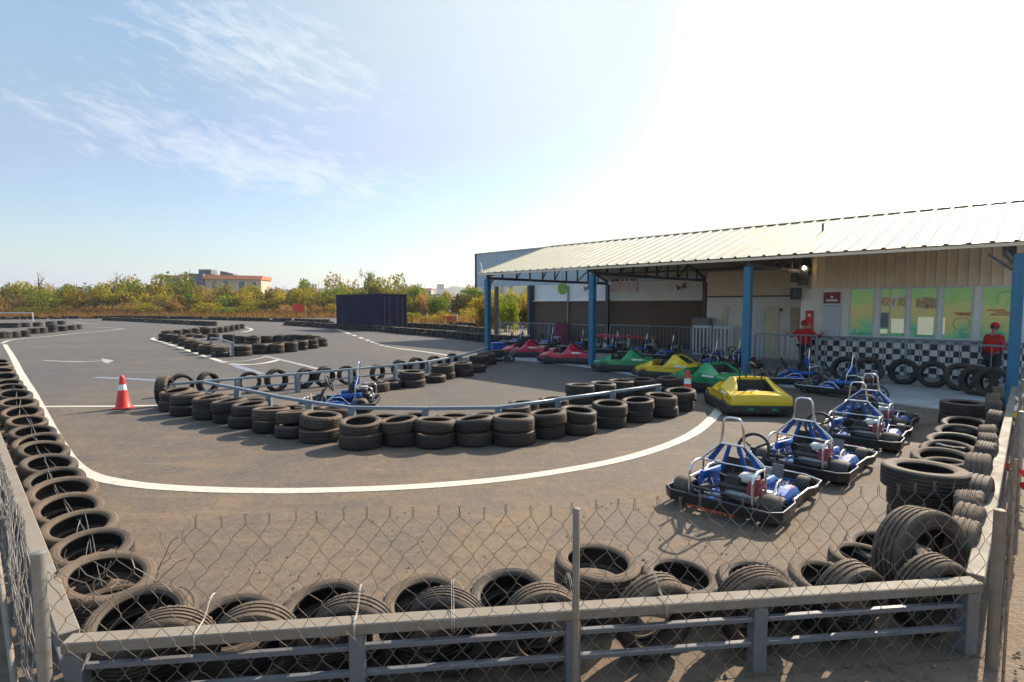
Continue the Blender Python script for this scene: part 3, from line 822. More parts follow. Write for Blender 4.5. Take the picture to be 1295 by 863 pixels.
for i, (x, y, z, tl, w_) in enumerate(flat):
    q = G(x, y, z)
    lab = 'broad dusty tyre lying on another one, behind the middle of the front beam' if w_ == 'upper' else f'dusty {w_} tyre lying behind the front beam, {nth(i if i < 5 else i - 1)} from the left corner'
    tyre('car', (q.x, q.y, z - .09), lab, GF, -NF * tl + F * R.uniform(-.12, .12) + Vector((0, 0, 1)), idx=i, scale=1.0 if w_ == 'upper' else R.uniform(.84, .92))
    if z > .29:
        tyre('car', (q.x + NF.x * .03, q.y + NF.y * .03, .105), f'dusty tyre on the ground under the pile behind the front beam, {nth(sum(1 for f_ in flat[:i] if f_[2] > .29))} from the left', GF, scale=.88)
# --- right-hand pile
GR = 'tyres along the right guard rail'
big = G(1166, 692, .46)
tyre('truck', (big.x, big.y, .37), 'large ribbed truck tyre standing upright in the near right corner', GR, Vector((.30, -.93, .12)), scale=1.02)
q = G(1185, 690, .2); tyre('car', (q.x + .05, q.y + .1, .11), 'dusty tyre lying flat behind the large upright truck tyre', GR, tilt(.1))
q = G(1120, 690, .2); tyre('car', (q.x, q.y, .11), 'dusty tyre lying left of the large upright truck tyre', GR, tilt(.12))
q = G(1170, 594, .62)
for k, zz in enumerate((.115, .335, .55)):
    tyre('truck', (q.x + R.uniform(-.03, .03) + (.04 if k < 2 else 0), q.y + R.uniform(-.03, .03), zz), ('bottom', 'middle', 'top')[k] + ' tyre of the tall three tyre stack in the right pile', GR, tilt(.03), scale=.98)
fl = [(1198, 589, .30), (1192, 577, .34), (1200, 567, .30), (1208, 557, .34), (1215, 545, .30), (1221, 534, .36)]
for i, (x, y, z) in enumerate(fl):
    q = G(x, y, z)
    tyre('car', (q.x, q.y, z - .10), f'flat tyre on the right pile, {nth(i)} one behind the tall stack', GR, -RD * R.uniform(.1, .22) + Vector((0, 0, 1)), scale=R.uniform(.98, 1.06))
    if i % 2 == 0: tyre('car', (q.x + .05, q.y + .12, .105), f'tyre at the bottom of the right pile, {nth(i // 2)} one behind the tall stack', GR)
q = G(1219, 508, .45)
for k in range(2): tyre('truck_dark', (q.x, q.y, .115 + .225 * k), ('lower', 'upper')[k] + ' tyre of the dark pair nearest the shed in the right pile', GR, tilt(.03))
st_ = [(1205, 690, .62), (1217, 661, .60), (1223, 644, .58), (1232, 629, .58), (1236, 604, .66), (1239.5, 579, .66), (1246, 564, .58), (1251, 553, .56), (1254, 541, .58), (1257, 521, .6), (1259, 510, .6), (1261, 500, .62), (1263, 491, .62)]
for i, (x, y, z) in enumerate(st_[1:]):
    q = G(x, y, z - .04)
    tyre('car', (q.x, q.y, z / 2 + .005), f'tyre standing against the right guard rail, {nth(i)} from the near corner', GR, -NR + RD * R.uniform(-.12, .12) + Vector((0, 0, R.uniform(-.1, .2))), scale=z / .63)
# --- large tyres leaning on the shed railing
GS = 'tyres leaning on the shed railing'
for i, (x, y) in enumerate(((1068, 483), (1097, 485), (1142, 487), (1179, 491), (1214, 495), (1236, 501), (1256, 504))):
    q = G(x, y, 0)
    tyre('truck_dark', (q.x, q.y, .365), f'big dark tyre leaning on the shed railing, {nth(i)} from its left end', GS, -B + Vector((0, 0, .28)) + A * R.uniform(-.15, .15) if i < 5 else Vector((-.9, -.5, .1)), scale=R.uniform(.96, 1.04))

# --- inner loop, outside front row: stacks of two
GI = 'stacked tyres round the inner loop'
front = [(225, 521), (241, 527), (266, 532), (291, 537), (315, 543), (344, 550), (373, 556), (408, 562), (456, 571), (506, 567.5), (551, 569.5), (600, 567.5), (648, 565.5), (690, 557.5), (730, 552), (770, 543.5), (804, 536), (836, 530), (859, 522)]
for i, (x, y) in enumerate(front):
    c = away(G(x, y), .31)
    big_ = x in (456, 648)
    for k in range(2):
        kk = 'dark' if k == 0 else 'car'
        j = jitter(.035)
        tyre(kk, (c.x + j.x, c.y + j.y, .105 + .205 * k + R.uniform(0, .012)), f'{("lower", "upper")[k]} tyre of the {nth(i)} two tyre stack from the left on the loop front', GI, tilt(.03 if k == 0 else .12), scale=R.uniform(.98, 1.05) * (1.1 if big_ else 1))
ins = [(486, 545, 0), (524, 544.5, 0), (574, 544, 0), (614, 543, 0), (651, 530, 1), (662, 524, 1), (700, 519, 0), (733, 512, 1), (762, 509, 1), (785, 505, 1), (812, 502.5, 1), (846, 500, 1)]
n_i = 0
for x, y, two in ins:
    c = away(G(x, y), .3)
    for k in range(1 + (two and x > 720)):
        tyre('dark', (c.x, c.y, .105 + .2 * k), f'{"upper" if k else "flat"} tyre inside the loop rail, {nth(n_i)} place from the left', GI, tilt(.06))
    n_i += 1
q = G(205, 516)
tyre('car', (q.x + .02, q.y + .1, .335), 'tyre standing on edge at the left tip of the loop rail', GI, Vector((.93, .25, .05)), idx=2, scale=1.06)
for i, (x, y) in enumerate(((244, 514), (268, 516), (292, 519), (318, 523), (345, 528), (368, 531), (392, 527), (425, 531))):
    c = away(G(x, y), .2)
    tyre('car', (c.x, c.y, .105), f'flat tyre in the narrow left end of the loop, {nth(i)} from the tip', GI, tilt(.12))
# --- inner loop, far rail: standing rings
stand = [(232, 500.5), (265, 498.5), (318, 497.5), (352, 494.5), (388, 491.5), (413, 489.5), (441, 487), (480, 484), (508, 478), (529, 474.5), (552, 471.5), (574, 467)]
DF = (G(540, 456, .5) - G(214, 484, .5)); DF.z = 0; DF.normalize(); NFAR = Vector((-DF.y, DF.x, 0))
for i, (x, y) in enumerate(stand):
    c = G(x, y) + NFAR * .1
    tyre('car', (c.x, c.y, .275), f'tyre standing behind the far loop rail, {nth(i)} from the left tip', GI, NFAR + DF * R.uniform(-.45, .45) + Vector((0, 0, R.uniform(-.15, .25))), scale=R.uniform(.84, .92))
fs2 = [(475, 497, 1), (494, 494, 1), (521, 491, 2), (548, 485, 1), (560, 481, 2), (584, 477, 2), (602, 472, 1), (606, 466, 2), (615, 462, 2), (626, 457.5, 2)]
for i, (x, y, n) in enumerate(fs2):
    c = away(G(x, y), .3)
    for k in range(n):
        j = jitter(.04)
        tyre('dark', (c.x + j.x, c.y + j.y, .105 + .205 * k), f'{("lower", "upper")[k]} tyre lying inside the far loop rail, {nth(i)} pile from the parked kart', GI, tilt(.05), scale=1.06)

# --- middle island
GM = 'tyres on the middle island'
isl = [(279, 452.5), (307, 451), (329.5, 448.5), (349, 447.6), (366.5, 445.8), (380, 443.4), (393.5, 441.6), (405.5, 439)]
for i, (x, y) in enumerate(isl):
    c = away(G(x, y), .33)
    for k in range(2):
        tyre('dark' if k == 0 else 'car', (c.x, c.y, .11 + .22 * k), f'{("lower", "upper")[k]} tyre of the {nth(i)} stack along the near edge of the middle island', GM, tilt(.05), scale=1.16)
isl2 = [(209, 431.5), (217, 433), (226, 435), (234, 438.5), (243, 442), (252, 446), (262, 449)]
for i, (x, y) in enumerate(isl2):
    c = away(G(x, y), .33)
    for k in range(2):
        tyre('dark' if k == 0 else 'car', (c.x, c.y, .11 + .22 * k), f'{("lower", "upper")[k]} tyre of the {nth(i)} stack along the left edge of the middle island', GM, tilt(.1), scale=1.12)
isl3 = [(240, 426.6), (253, 428), (270, 431), (290, 433), (305, 435), (320, 435.6), (338, 434.4), (352, 433.8), (365, 433.2), (377, 433), (388, 433.4), (398, 435)]
for i, (x, y) in enumerate(isl3):
    c = away(G(x, y), .33)
    for k in range(2 if i > 1 else 1):
        tyre('far', (c.x, c.y, .11 + .21 * k), f'{("lower", "upper")[k]} tyre of the {nth(i)} stack along the far edge of the middle island', GM, tilt(.08), scale=1.12)
isl4 = [(262, 423.6), (269, 422.2), (277, 421.4), (284, 420.6), (291, 419.4), (298, 417.8), (304.5, 416.2), (258, 421), (246, 423), (236, 424.6), (224, 425.5), (212, 426.8)]
for i, (x, y) in enumerate(isl4):
    c = away(G(x, y), .33)
    for k in range(2):
        tyre('far', (c.x, c.y, .11 + .22 * k), f'{("lower", "upper")[k]} tyre of the {nth(i)} stack on the back arm of the middle island', GM, tilt(.06), scale=1.16)
# --- left bend group
GB = 'tyre stacks at the far left bend'
bend = [(1, 428.5), (7, 428.2), (18, 427.6), (30, 426.4), (43, 422.6), (53, 422), (66, 420.6), (79, 419.4), (91, 417.8), (98, 416.6)]
for i, (x, y) in enumerate(bend):
    c = away(G(x, y), .33)
    for k in range(3 if i == 6 else 2):
        tyre('far', (c.x, c.y, .11 + .22 * k), f'{("lower", "middle" if i == 6 else "upper", "topmost")[k]} tyre of the {nth(i)} front stack from the left at the left bend', GB, tilt(.06), scale=1.15)
bend2 = [(4, 415), (12, 415), (20, 415), (32, 414.2), (48, 413.4), (64, 412.4), (78, 411)]
for i, (x, y) in enumerate(bend2):
    c = away(G(x, y), .33)
    for k in range(2):
        tyre('far', (c.x, c.y, .11 + .22 * k), f'{("lower", "upper")[k]} tyre of the {nth(i)} rear stack from the left at the left bend', GB, tilt(.06), scale=1.3)

# --- the far barriers: hundreds of small tyres that read as low walls
def tyre_wall(label, path, layers, step, scale=1.15, seed=1):
    rr = random.Random(seed); mb = MB()
    prof = [(-.10, .315), (0, .325), (.10, .315), (.108, .25), (.085, .205), (.06, .22), (.06, .29), (-.06, .29), (-.06, .22), (-.085, .205), (-.108, .25)]
    P = [G(x, y) for x, y in path]
    P = smooth_path(P, 8)
    acc = 0.0; last = P[0]; pts = [P[0]]
    for p in P[1:]:
        d = (p - last).length
        while acc + d >= step:
            t = (step - acc) / d; last = last.lerp(p, t); pts.append(last.copy()); d = (p - last).length; acc = 0
        acc += d; last = p
    for p in pts:
        for k in range(layers):
            if k == layers - 1 and rr.random() < .12: continue
            s = scale * rr.uniform(.94, 1.05)
            tmp = MB(); tmp.lathe(prof, 16, 'z', closed=True)
            tx, ty = rr.uniform(-.06, .06), rr.uniform(-.06, .06)
            o = (p.x + rr.uniform(-.06, .06), p.y + rr.uniform(-.06, .06), (.11 + .215 * k) * scale)
            mb.add([(v[0] * s + o[0], v[1] * s + o[1], (v[2] + v[0] * tx + v[1] * ty) * s + o[2]) for v in tmp.v], tmp.f)
    o = mb.build('tyre_barrier', M['rubber_clean'], None, 40)
    return tag(o, label, 'tyre barrier', kind='stuff')
tyre_wall('long low dark tyre barrier beyond the middle island, near track', [(133, 405.5), (160, 406.5), (200, 408.6), (240, 410.8), (272, 412.5)], 2, .72, 1.1, 1)
tyre_wall('low tyre barrier along the far edge under the scrub', [(-60, 404.6), (20, 404.2), (80, 403.6), (140, 403.2), (200, 403.6), (260, 404.6), (310, 406), (360, 407.4), (420, 409.5)], 2, .82, 1.15, 2)
tyre_wall('low dark tyre barrier in front of the navy container', [(362, 411.4), (400, 414), (430, 416.4), (480, 419.5), (530, 424), (575, 428), (612, 432.5), (640, 435), (672, 437)], 2, .7, 1.1, 3)
tyre_wall('tyre barrier right of the navy container, standing by the red board', [(520, 415), (550, 416.5), (580, 419), (612, 423)], 2, .75, 1.15, 4)
tyre_wall('second tyre barrier right of the container, beyond the red board', [(516, 411), (550, 412), (600, 414), (640, 416)], 2, .8, 1.1, 5)
print('TYRES', len(TYRES))
# ================================================================== SHED
EAVE_Z, RIDGE_Z, RIDGE_V, BACK_V = 3.58, 5.04, 4.42, 8.85
U0, U1 = -0.55, 16.85
def rot_uv(): return UV_ROT
# In a "shed" local frame: x = -u?  local x -> A (u), local y -> -B.  So local point (u, -v, z).
def L(u, v, z): return Vector((u, -v, z))
def shed_thing(name, label, cat, group=None, u=0.0, v=0.0):
    p = W(u, v)
    t = thing(name, label, cat, p, UV_ROT, group)
    return t
shed = shed_thing('open_shed', 'long open karting shed with cream corrugated roof on dark steel trusses', 'shed')
def sheet(u0, u1, v0, z0, v1, z1, pitch, hgt, wid, thick=0.012):
    """ribbed sheet: ribs run from (v0,z0) to (v1,z1), repeated along u"""
    nrm = Vector((0, (z1 - z0), (v1 - v0))).normalized()   # in (u, v, z): perpendicular to slope
    n = Vector((0, -(z1 - z0), (v1 - v0))).normalized()
    prof = []
    u = u0
    while u < u1 - 1e-6:
        e = min(u + pitch, u1)
        prof += [(u, 0), (min(u + pitch - wid, e), 0), (min(u + pitch - wid * .75, e), hgt), (min(u + pitch - wid * .25, e), hgt)]
        u += pitch
    prof.append((u1, 0))
    P = []
    for (a, h) in prof:
        if P and abs(P[-1][0] - a) < 1e-5: a = a + 1e-4
        P.append((a, h))
    k = len(P); vs = []
    for (v, z) in ((v0, z0), (v1, z1)):
        for th in (0, -thick):
            for a, h in P:
                q = Vector((0, v, z)) + n * (h + th)
                vs.append(L(a, q.y, q.z))
    fs = []
    for i in range(k - 1):
        fs.append((i, i + 1, 2 * k + i + 1, 2 * k + i))            # top
        fs.append((k + i, 3 * k + i, 3 * k + i + 1, k + i + 1))    # underside
        fs.append((i, k + i, k + i + 1, i + 1))
        fs.append((2 * k + i, 2 * k + i + 1, 3 * k + i + 1, 3 * k + i))
    fs += [(0, 2 * k, 3 * k, k), (k - 1, 2 * k - 1, 4 * k - 1, 3 * k - 1)]
    mb = MB(); mb.add(vs, fs); return mb
sheet(U0, U1, -0.25, EAVE_Z - .02, RIDGE_V, RIDGE_Z, 0.40, 0.035, 0.11).build('roof', M['roof'], shed, 25)
sheet(U0, U1, BACK_V + .25, EAVE_Z - .02, RIDGE_V + .02, RIDGE_Z, 0.40, 0.035, 0.11).build('roof', M['roof'], shed, 25)
cap = MB()
for dv in (-1, 1):
    a = RIDGE_V; 
    cap.bar(L(U0, a + dv * .11, RIDGE_Z + .012), L(U1, a + dv * .11, RIDGE_Z + .012), .23, .006, up=Vector((0, -dv * .33, 1)))
cap.build('ridge_cap', M['roof'], shed)
# gable verge strip on the right end
vg = MB()
ln = Vector((0, RIDGE_V + .25, RIDGE_Z - EAVE_Z + .02))
vg.bar(L(U0 - .14, -0.26, EAVE_Z + .03), L(U0 - .14, RIDGE_V, RIDGE_Z + .055), .30, .012)
vg.build('verge_strip', M['roof'], shed)
MB().bar(L(U0, -.20, EAVE_Z - .085), L(U1, -.20, EAVE_Z - .085), .05, .07).build('eave_beam', M['clad'], shed)
for k in range(4):
    u = BAY * k - (.25 if k == 0 else 0)
    MB().box(L(u, 0, (EAVE_Z - .28) / 2), (.20, .22, EAVE_Z - .28), None, .012).build('post', M['post_blue'], shed, 40)
    MB().box(L(u, 0, .037), (.36, .38, .014)).build('base_plate', M['post_blue'], shed)
for u in (11.0, 16.5):
    MB().box(L(u, BACK_V, 1.65), (.18, .18, 3.3), None, .01).build('rear_post', M['truss'], shed, 40)
MB().box(L(17.95 + 4.3, BACK_V, 1.7), (.2, .2, 3.4), None, .01).build('rear_post', M['truss'], shed, 40)
for k in range(4):
    u = BAY * k; t_ = MB()
    t_.bar(L(u, -.05, 3.34), L(u, BACK_V, 3.34), .07, .11)
    t_.bar(L(u, -.05, EAVE_Z - .14), L(u, RIDGE_V, RIDGE_Z - .14), .07, .11); t_.bar(L(u, RIDGE_V, RIDGE_Z - .14), L(u, BACK_V, EAVE_Z - .14), .07, .11)
    for j in range(1, 10):
        v = BACK_V * j / 10; zt = EAVE_Z + (RIDGE_Z - EAVE_Z) * (1 - abs(v - RIDGE_V) / RIDGE_V) - .2
        if zt > 3.45: t_.bar(L(u, v, 3.40), L(u, v, zt), .06, .06)
    for j in (0, 2, 4, 5, 7, 9):
        v = BACK_V * j / 10; v2 = BACK_V * (j + 1) / 10
        zt = EAVE_Z + (RIDGE_Z - EAVE_Z) * (1 - abs(v2 - RIDGE_V) / RIDGE_V) - .2
        t_.bar(L(u, v, 3.40), L(u, v2, max(3.45, zt)), .045, .045)
    t_.build('truss', M['truss'], shed)
pl = MB()
for v in (0.9, 1.8, 2.7, 3.6): pl.bar(L(U0, v, EAVE_Z + .33 * v - .09), L(U1, v, EAVE_Z + .33 * v - .09), .05, .09)
for v in (5.2, 6.1, 7.0, 7.9): pl.bar(L(U0, v, RIDGE_Z - .33 * (v - RIDGE_V) - .09), L(U1, v, RIDGE_Z - .33 * (v - RIDGE_V) - .09), .05, .09)
pl.build('purlins', M['truss'], shed)
for k, s_ in ((0, 1), (3, -1)):
    o_ = -.15 if k == 0 else 0
    MB().bar(L(BAY * k + o_, 0, 2.95), L(BAY * k + o_ + s_ * .42, 0, 3.32), .05, .05).build('knee_brace', M['truss'], shed)
sc_ = MB(); sc_.lathe([(0, .05), (.10, .045), (.16, .02)], 10); sc_.tube([(0, 0, .15), (0.03, 0, .32), (.12, 0, .38)], .02, 8)
o = sc_.build('roof_ornament', M['print_white'], shed, 40); o.location = L(16.75, -.12, EAVE_Z + .03)
nub = MB().tube([L(4.3, 2.5, EAVE_Z + .33 * 2.5), L(4.3, 2.5, EAVE_Z + .33 * 2.5 + .26)], .03, 8)
nub.build('vent_pipe', M['truss'], shed)

# ---------------------------------------------------------------- rear warehouse (brick below, sheeted above)
WV = 9.15
u_open0 = V(675, 430, WV)[0]; u_open1 = V(628, 430, WV)[0]; u_endL = V(603, 400, WV)[0]
wh = shed_thing('warehouse', 'warehouse behind the karting shed with pale blue cladding over brown blockwork', 'building')
zt = V(603, 322, WV)[1]; zb = V(603, 363.5, WV)[1]; zw = 2.42
sheet(-6, u_endL, WV, zt, WV, zb, .25, .02, .07) if False else None
def vsheet(u0, u1, v, z0, z1, pitch, hgt, wid, thick=.01):
    prof = []; u = u0
    while u < u1 - 1e-6:
        prof += [(u, 0), (min(u + pitch - wid, u1 - .003), 0), (min(u + pitch - wid * .75, u1 - .002), hgt), (min(u + pitch - wid * .25, u1 - .001), hgt)]; u += pitch
    prof.append((u1, 0)); k = len(prof); vs = []
    for z in (z0, z1):
        for th in (0, thick):
            vs += [L(a, v - h + th, z) for a, h in prof]
    fs = []
    for i in range(k - 1):
        fs.append((i, i + 1, 2 * k + i + 1, 2 * k + i)); fs.append((k + i, 3 * k + i, 3 * k + i + 1, k + i + 1))
        fs.append((i, k + i, k + i + 1, i + 1)); fs.append((2 * k + i, 2 * k + i + 1, 3 * k + i + 1, 3 * k + i))
    mb = MB(); mb.add(vs, fs); return mb
vsheet(-6, u_endL, WV - .02, zb, zt, .25, .02, .07).build('cladding', M['clad_blue'], wh, 25)
MB().bar(L(u_endL + .06, WV, zb - .02), L(u_endL + .06, WV, zt + .03), .16, .1).build('corner_trim', M['truss'], wh)
MB().bar(L(-6, WV - .02, zt + .03), L(u_endL + .1, WV - .02, zt + .03), .12, .05).build('top_flashing', M['roof'], wh)
MB().box(L((u_open0 - 6) / 2, WV + .1, zw / 2), (u_open0 + 6, .2, zw)).build('brick_wall', M['brick'], wh)
MB().box(L((u_open0 - 6) / 2, WV + .08, (zw + .05 + zb) / 2 + .002), (u_open0 + 6, .16, zb - zw - .054)).build('upper_wall', M['white_paint'], wh)
MB().bar(L(-6, WV - .0, zw + .025), L(u_open0, WV - .0, zw + .025), .26, .05).build('string_course', M['white_paint'], wh)
MB().bar(L(u_open0 + .05, WV, .0), L(u_open0 + .05, WV, zb), .22, .2).build('column', M['truss'], wh)
MB().bar(L(u_open1, WV, .0), L(u_open1, WV, zb), .2, .2).build('column', M['truss'], wh)
dp = V(718, 400, WV - .12)[0]
MB().tube([L(dp, WV - .12, .2), L(dp, WV - .12, 3.3)], .05, 10).build('downpipe', M['galv'], wh)
MB().box(L((u_endL + u_open0) / 2 + 0, WV + 6, zt - .2), (u_endL - u_open0 + .1, 11.6, .06)).build('roof', M['truss'], wh)
MB().box(L((u_open0 - 6) / 2, WV + 6.2, zt - .35), (u_open0 + 6, 12.0, .08)).build('roof', M['truss'], wh)
# wall ornaments
def wall_obj(name, label, cat, pxs, pys, v, mat, builder=None, depth=.03):
    (ua, za), (ub, zb_) = V(pxs[0], pys[1], v), V(pxs[1], pys[0], v)
    uc, zc = (ua + ub) / 2, (za + zb_) / 2; ww, hh = abs(ua - ub), abs(zb_ - za)
    t = shed_thing(name, label, cat, None, uc, v); t.location.z = zc
    return t, ww, hh
t, ww, hh = wall_obj('wall_disc', 'lime green disc hanging high in the dim shed', 'wall sign', (704, 719), (357, 373), 5.2, None)
MB().lathe([(-.01, 0.001), (-.01, hh / 2), (.01, hh / 2), (.01, .001)], 28, 'y').build('disc', M['lime'], t, 40)
MB().tube([(0, 0, hh / 2), (0, 0, hh / 2 + .45)], .006, 6).build('cord', M['truss'], t)
t, ww, hh = wall_obj('wall_banner', 'pale banner with dark red top strokes and thin red outlines on the rear wall', 'banner', (772, 806), (352, 370), WV - .06, None)
MB().box((0, 0, 0), (ww, .012, hh)).build('cloth', M['white_paint'], t)
lt = MB()
for (a, b_) in ((-.48, -.18), (-.10, .0), (.08, .18), (.25, .48)):
    lt.box((-(a + b_) / 2 * ww, .009, hh * .40), ((b_ - a) * ww, .008, hh * .16))
lt.build('red_strokes', M['burgundy'], t)
ol = MB()
for a, b_ in ((-.46, -.18), (-.12, -.02), (.08, .2), (.24, .36), (.42, .48)):
    for q in (a, b_): ol.box((-q * ww, .0085, -.06 * hh), (.018, .006, hh * .62))
    ol.box((-(a + b_) / 2 * ww, .0088, -.38 * hh), ((b_ - a) * ww, .006, .018))
ol.build('thin_outlines', M['red_print'], t)
for lab, xs, ys in (('brown butterfly shaped ornament on the rear wall, by the dark rear post', (855, 868), (358, 367)), ('small brown butterfly shaped ornament on the rear wall beside the second blue post', (738, 745), (360, 368))):
    t, ww, hh = wall_obj('wall_butterfly', lab, 'ornament', xs, ys, WV - .05, None)
    bm_ = MB()
    for s_ in (1, -1):
        bm_.prism([(0, -.05 * hh), (s_ * .5 * ww, .48 * hh), (s_ * .42 * ww, .05 * hh), (s_ * .46 * ww, -.42 * hh), (s_ * .1 * ww, -.3 * hh)], -.01, .01)
    o = bm_.build('wings', M['brown_wood'], t); o.rotation_euler = (PI / 2, .25, 0)

# ---------------------------------------------------------------- inner room with doors, between the brick wall and the office
RV = 7.2
ur0 = V(1030, 440, RV)[0]; ur1 = V(893, 430, RV)[0]; rz = 2.55
room = shed_thing('back_room', 'white walled back room inside the shed, with two pale doors and beige panels over it', 'building')
MB().box(L((ur0 + ur1) / 2, RV + .6, rz / 2), (ur1 - ur0, 1.2, rz)).build('wall', M['white_paint'], room)
MB().box(L((ur0 + ur1) / 2, RV + .5, rz + .55), (ur1 - ur0 + .05, .9, 1.06)).build('upper_panel', M['clad'], room)
MB().bar(L(ur0, RV - .02, rz + .01), L(ur1, RV - .02, rz + .01), .1, .06).build('trim', M['truss'], room)
for i, (xa, xb, yt) in enumerate(((967, 985, 387), (955, 966, 392), (913, 920, 388))):
    ua, ub = V(xa, 430, RV)[0], V(xb, 430, RV)[0]; ztop = V(xa, yt, RV)[1]
    ww = abs(ua - ub); d_ = MB().box(L((ua + ub) / 2, RV - .02, ztop / 2 + .02), (ww, .03, ztop - .04), None, .006).build('door', M['clad'] if i != 1 else M['white_metal'], room)
    MB().tube([L(ub + .1, RV - .05, 1.0), L(ub + .1, RV - .05, 1.14)], .02, 8).build('handle', M['chrome'], d_)
for i, (xa, xb, ya, yb) in enumerate(((999, 1011, 389, 425),)):
    (ua, za), (ub, zb2) = V(xa, yb, RV), V(xb, ya, RV)
    MB().box(L((ua + ub) / 2, RV - .02, (za + zb2) / 2), (abs(ua - ub), .03, zb2 - za), None, .005).build('door', M['poster_orange'] if False else M['beige_wall'], room)
vb = V(988, 392, RV); MB().box(L(vb[0], RV - .03, vb[1]), (.14, .05, .12), None, .01).build('switch_box', M['truss'], room)

# ---------------------------------------------------------------- office
OV = 4.4
uo = V(1011, 440, OV)[0]; ucl = V(1027, 340, OV)[0]
zsill = V(1230, 434, OV)[1]; zwin = V(1180, 367.5, OV)[1]
off = shed_thing('ticket_office', 'ticket office with black and white checker wall, film covered windows and cream cladding', 'building')
u_r = -4.5
MB().box(L((u_r + uo) / 2, OV + .11, zsill / 2), (uo - u_r, .2, zsill)).build('checker_wall', M['checker'], off)
MB().bar(L(u_r, OV - .03, zsill + .03), L(uo, OV - .03, zsill + .03), .14, .06).build('sill', M['rail_blue'], off)
vsheet(u_r, ucl, OV, zwin + .12, 4.98, .25, .025, .06).build('cladding', M['clad'], off, 25)
# piers between windows
wins = [(1072.5, 1106), (1111, 1146), (1149, 1186), (1190, 1231), (1239, 1285)]
edges = [(V(a, 400, OV)[0], V(b, 400, OV)[0]) for a, b in wins]
zt2 = zwin + .12
prev = uo
for i, (ua, ub) in enumerate(edges):
    MB().box(L((prev + ua) / 2, OV + .11, (zsill + .06 + zt2) / 2), (prev - ua, .2, zt2 - zsill - .065)).build('pier', M['white_paint'], off)
    prev = ub
MB().box(L((prev + u_r) / 2, OV + .11, (zsill + .06 + zt2) / 2), (prev - u_r, .2, zt2 - zsill - .065)).build('pier', M['white_paint'], off)
for i, (ua, ub) in enumerate(edges):
    ww = ua - ub; hh = zt2 - zsill - .07; uc = (ua + ub) / 2; z0 = zsill + .065
    fr = MB()
    for a in (-ww / 2 + .025, ww / 2 - .025): fr.box((a, 0, hh / 2), (.05, .06, hh))
    for z in (.025, hh - .025): fr.box((0, 0.001, z), (ww - .1, .058, .05))
    w_ = fr.build('window', M['white_metal'], off); w_.location = L(uc, OV + .06, z0)
    MB().box((0, -.01, hh / 2), (ww - .1, .01, hh - .1)).build('pane', M['film'], w_)
    def panel(nm, a, b, za, zb, mat, off_=.012):
        """piece of the pane between fractions a..b (from the left) and za..zb (from the sill)"""
        MB().box((ww / 2 - (a + b) / 2 * ww, off_, (za + zb) / 2 * hh), ((b - a) * ww, .006, (zb - za) * hh)).build(nm, mat, w_)
    def glyphs(txt, a, zc, size, m1, m2):
        for body, mat, yy, ex in ((txt, m2, .004, .045), (txt, m1, .008, 0.0)):
            cu = bpy.data.curves.new('lettering', 'FONT'); cu.body = body; cu.size = size; cu.extrude = .001; cu.offset = ex
            cu.align_x = 'CENTER'; cu.align_y = 'CENTER'
            to = bpy.data.objects.new('lettering', cu); COL.objects.link(to)
            dg = bpy.context.evaluated_depsgraph_get()
            me = bpy.data.meshes.new_from_object(to.evaluated_get(dg)); me.materials.clear(); me.materials.append(mat)
            bpy.data.objects.remove(to)
            o = bpy.data.objects.new('lettering', me); COL.objects.link(o); o.parent = w_
            o.location = (ww / 2 - a * ww, yy + .004, zc * hh); o.rotation_euler = (PI / 2, 0, PI)
    if i == 1:
        panel('grey_panel', .06, .36, .20, .50, M['print_grey']); panel('daylight_glow', .46, .92, .10, .38, M['daylight_glow']); panel('daylight_glow', .06, .34, .08, .17, M['daylight_glow'])
        panel('mullion', .375, .42, .03, .97, M['clad'], .02)
        glyphs('双', .2, .70, .30, M['red_print'], M['print_white']); glyphs('1双', .74, .70, .30, M['red_print'], M['print_white'])
    if i == 2:
        panel('daylight_glow', .32, .86, .08, .42, M['daylight_glow'])
        glyphs('1品7', .62, .68, .30, M['poster_orange'], M['cream_print'])
    if i == 3:
        panel('daylight_glow', .02, .13, .10, .42, M['daylight_glow'])
    if i in (3, 4):      # printed swooshes
        sw = MB()
        for zz, a, b_ in ((.52, .45, .95), (.48, .3, .9), (.56, .2, .7)) if i == 4 else ((.5, .4, .95), (.47, .5, .9)):
            sw.box((ww / 2 - (a + b_) / 2 * ww, .007, zz * hh), ((b_ - a) * ww, .005, .03 * hh), None, .002)
        sw.build('printed_stripe', M['poster_orange'], w_)
        rg = MB(); c = (.72, .78) if i == 4 else (.65, .3)
        pts = [(ww / 2 - c[0] * ww + math.cos(k * PI / 9) * .26 * ww, .008, c[1] * hh + math.sin(k * PI / 9) * .12 * hh) for k in range(-2 if i == 4 else -9, 10)]
        rg.tube(pts, .012, 6, False).build('printed_outline', M['cream_print'], w_, 50)
# body of the office behind the windows, so that it reads as a closed room
MB().box(L((u_r + uo) / 2, OV + 2.4, 1.3), (uo - u_r - .1, 3.6, 2.6)).build('inner_room', M['near_black'], off)
dg_ = MB().box(L(V(1016, 350, OV)[0], OV - .04, V(1016, 350, OV)[1]), (.34, .07, .62)); dg_.build('end_panel', M['truss'], off)

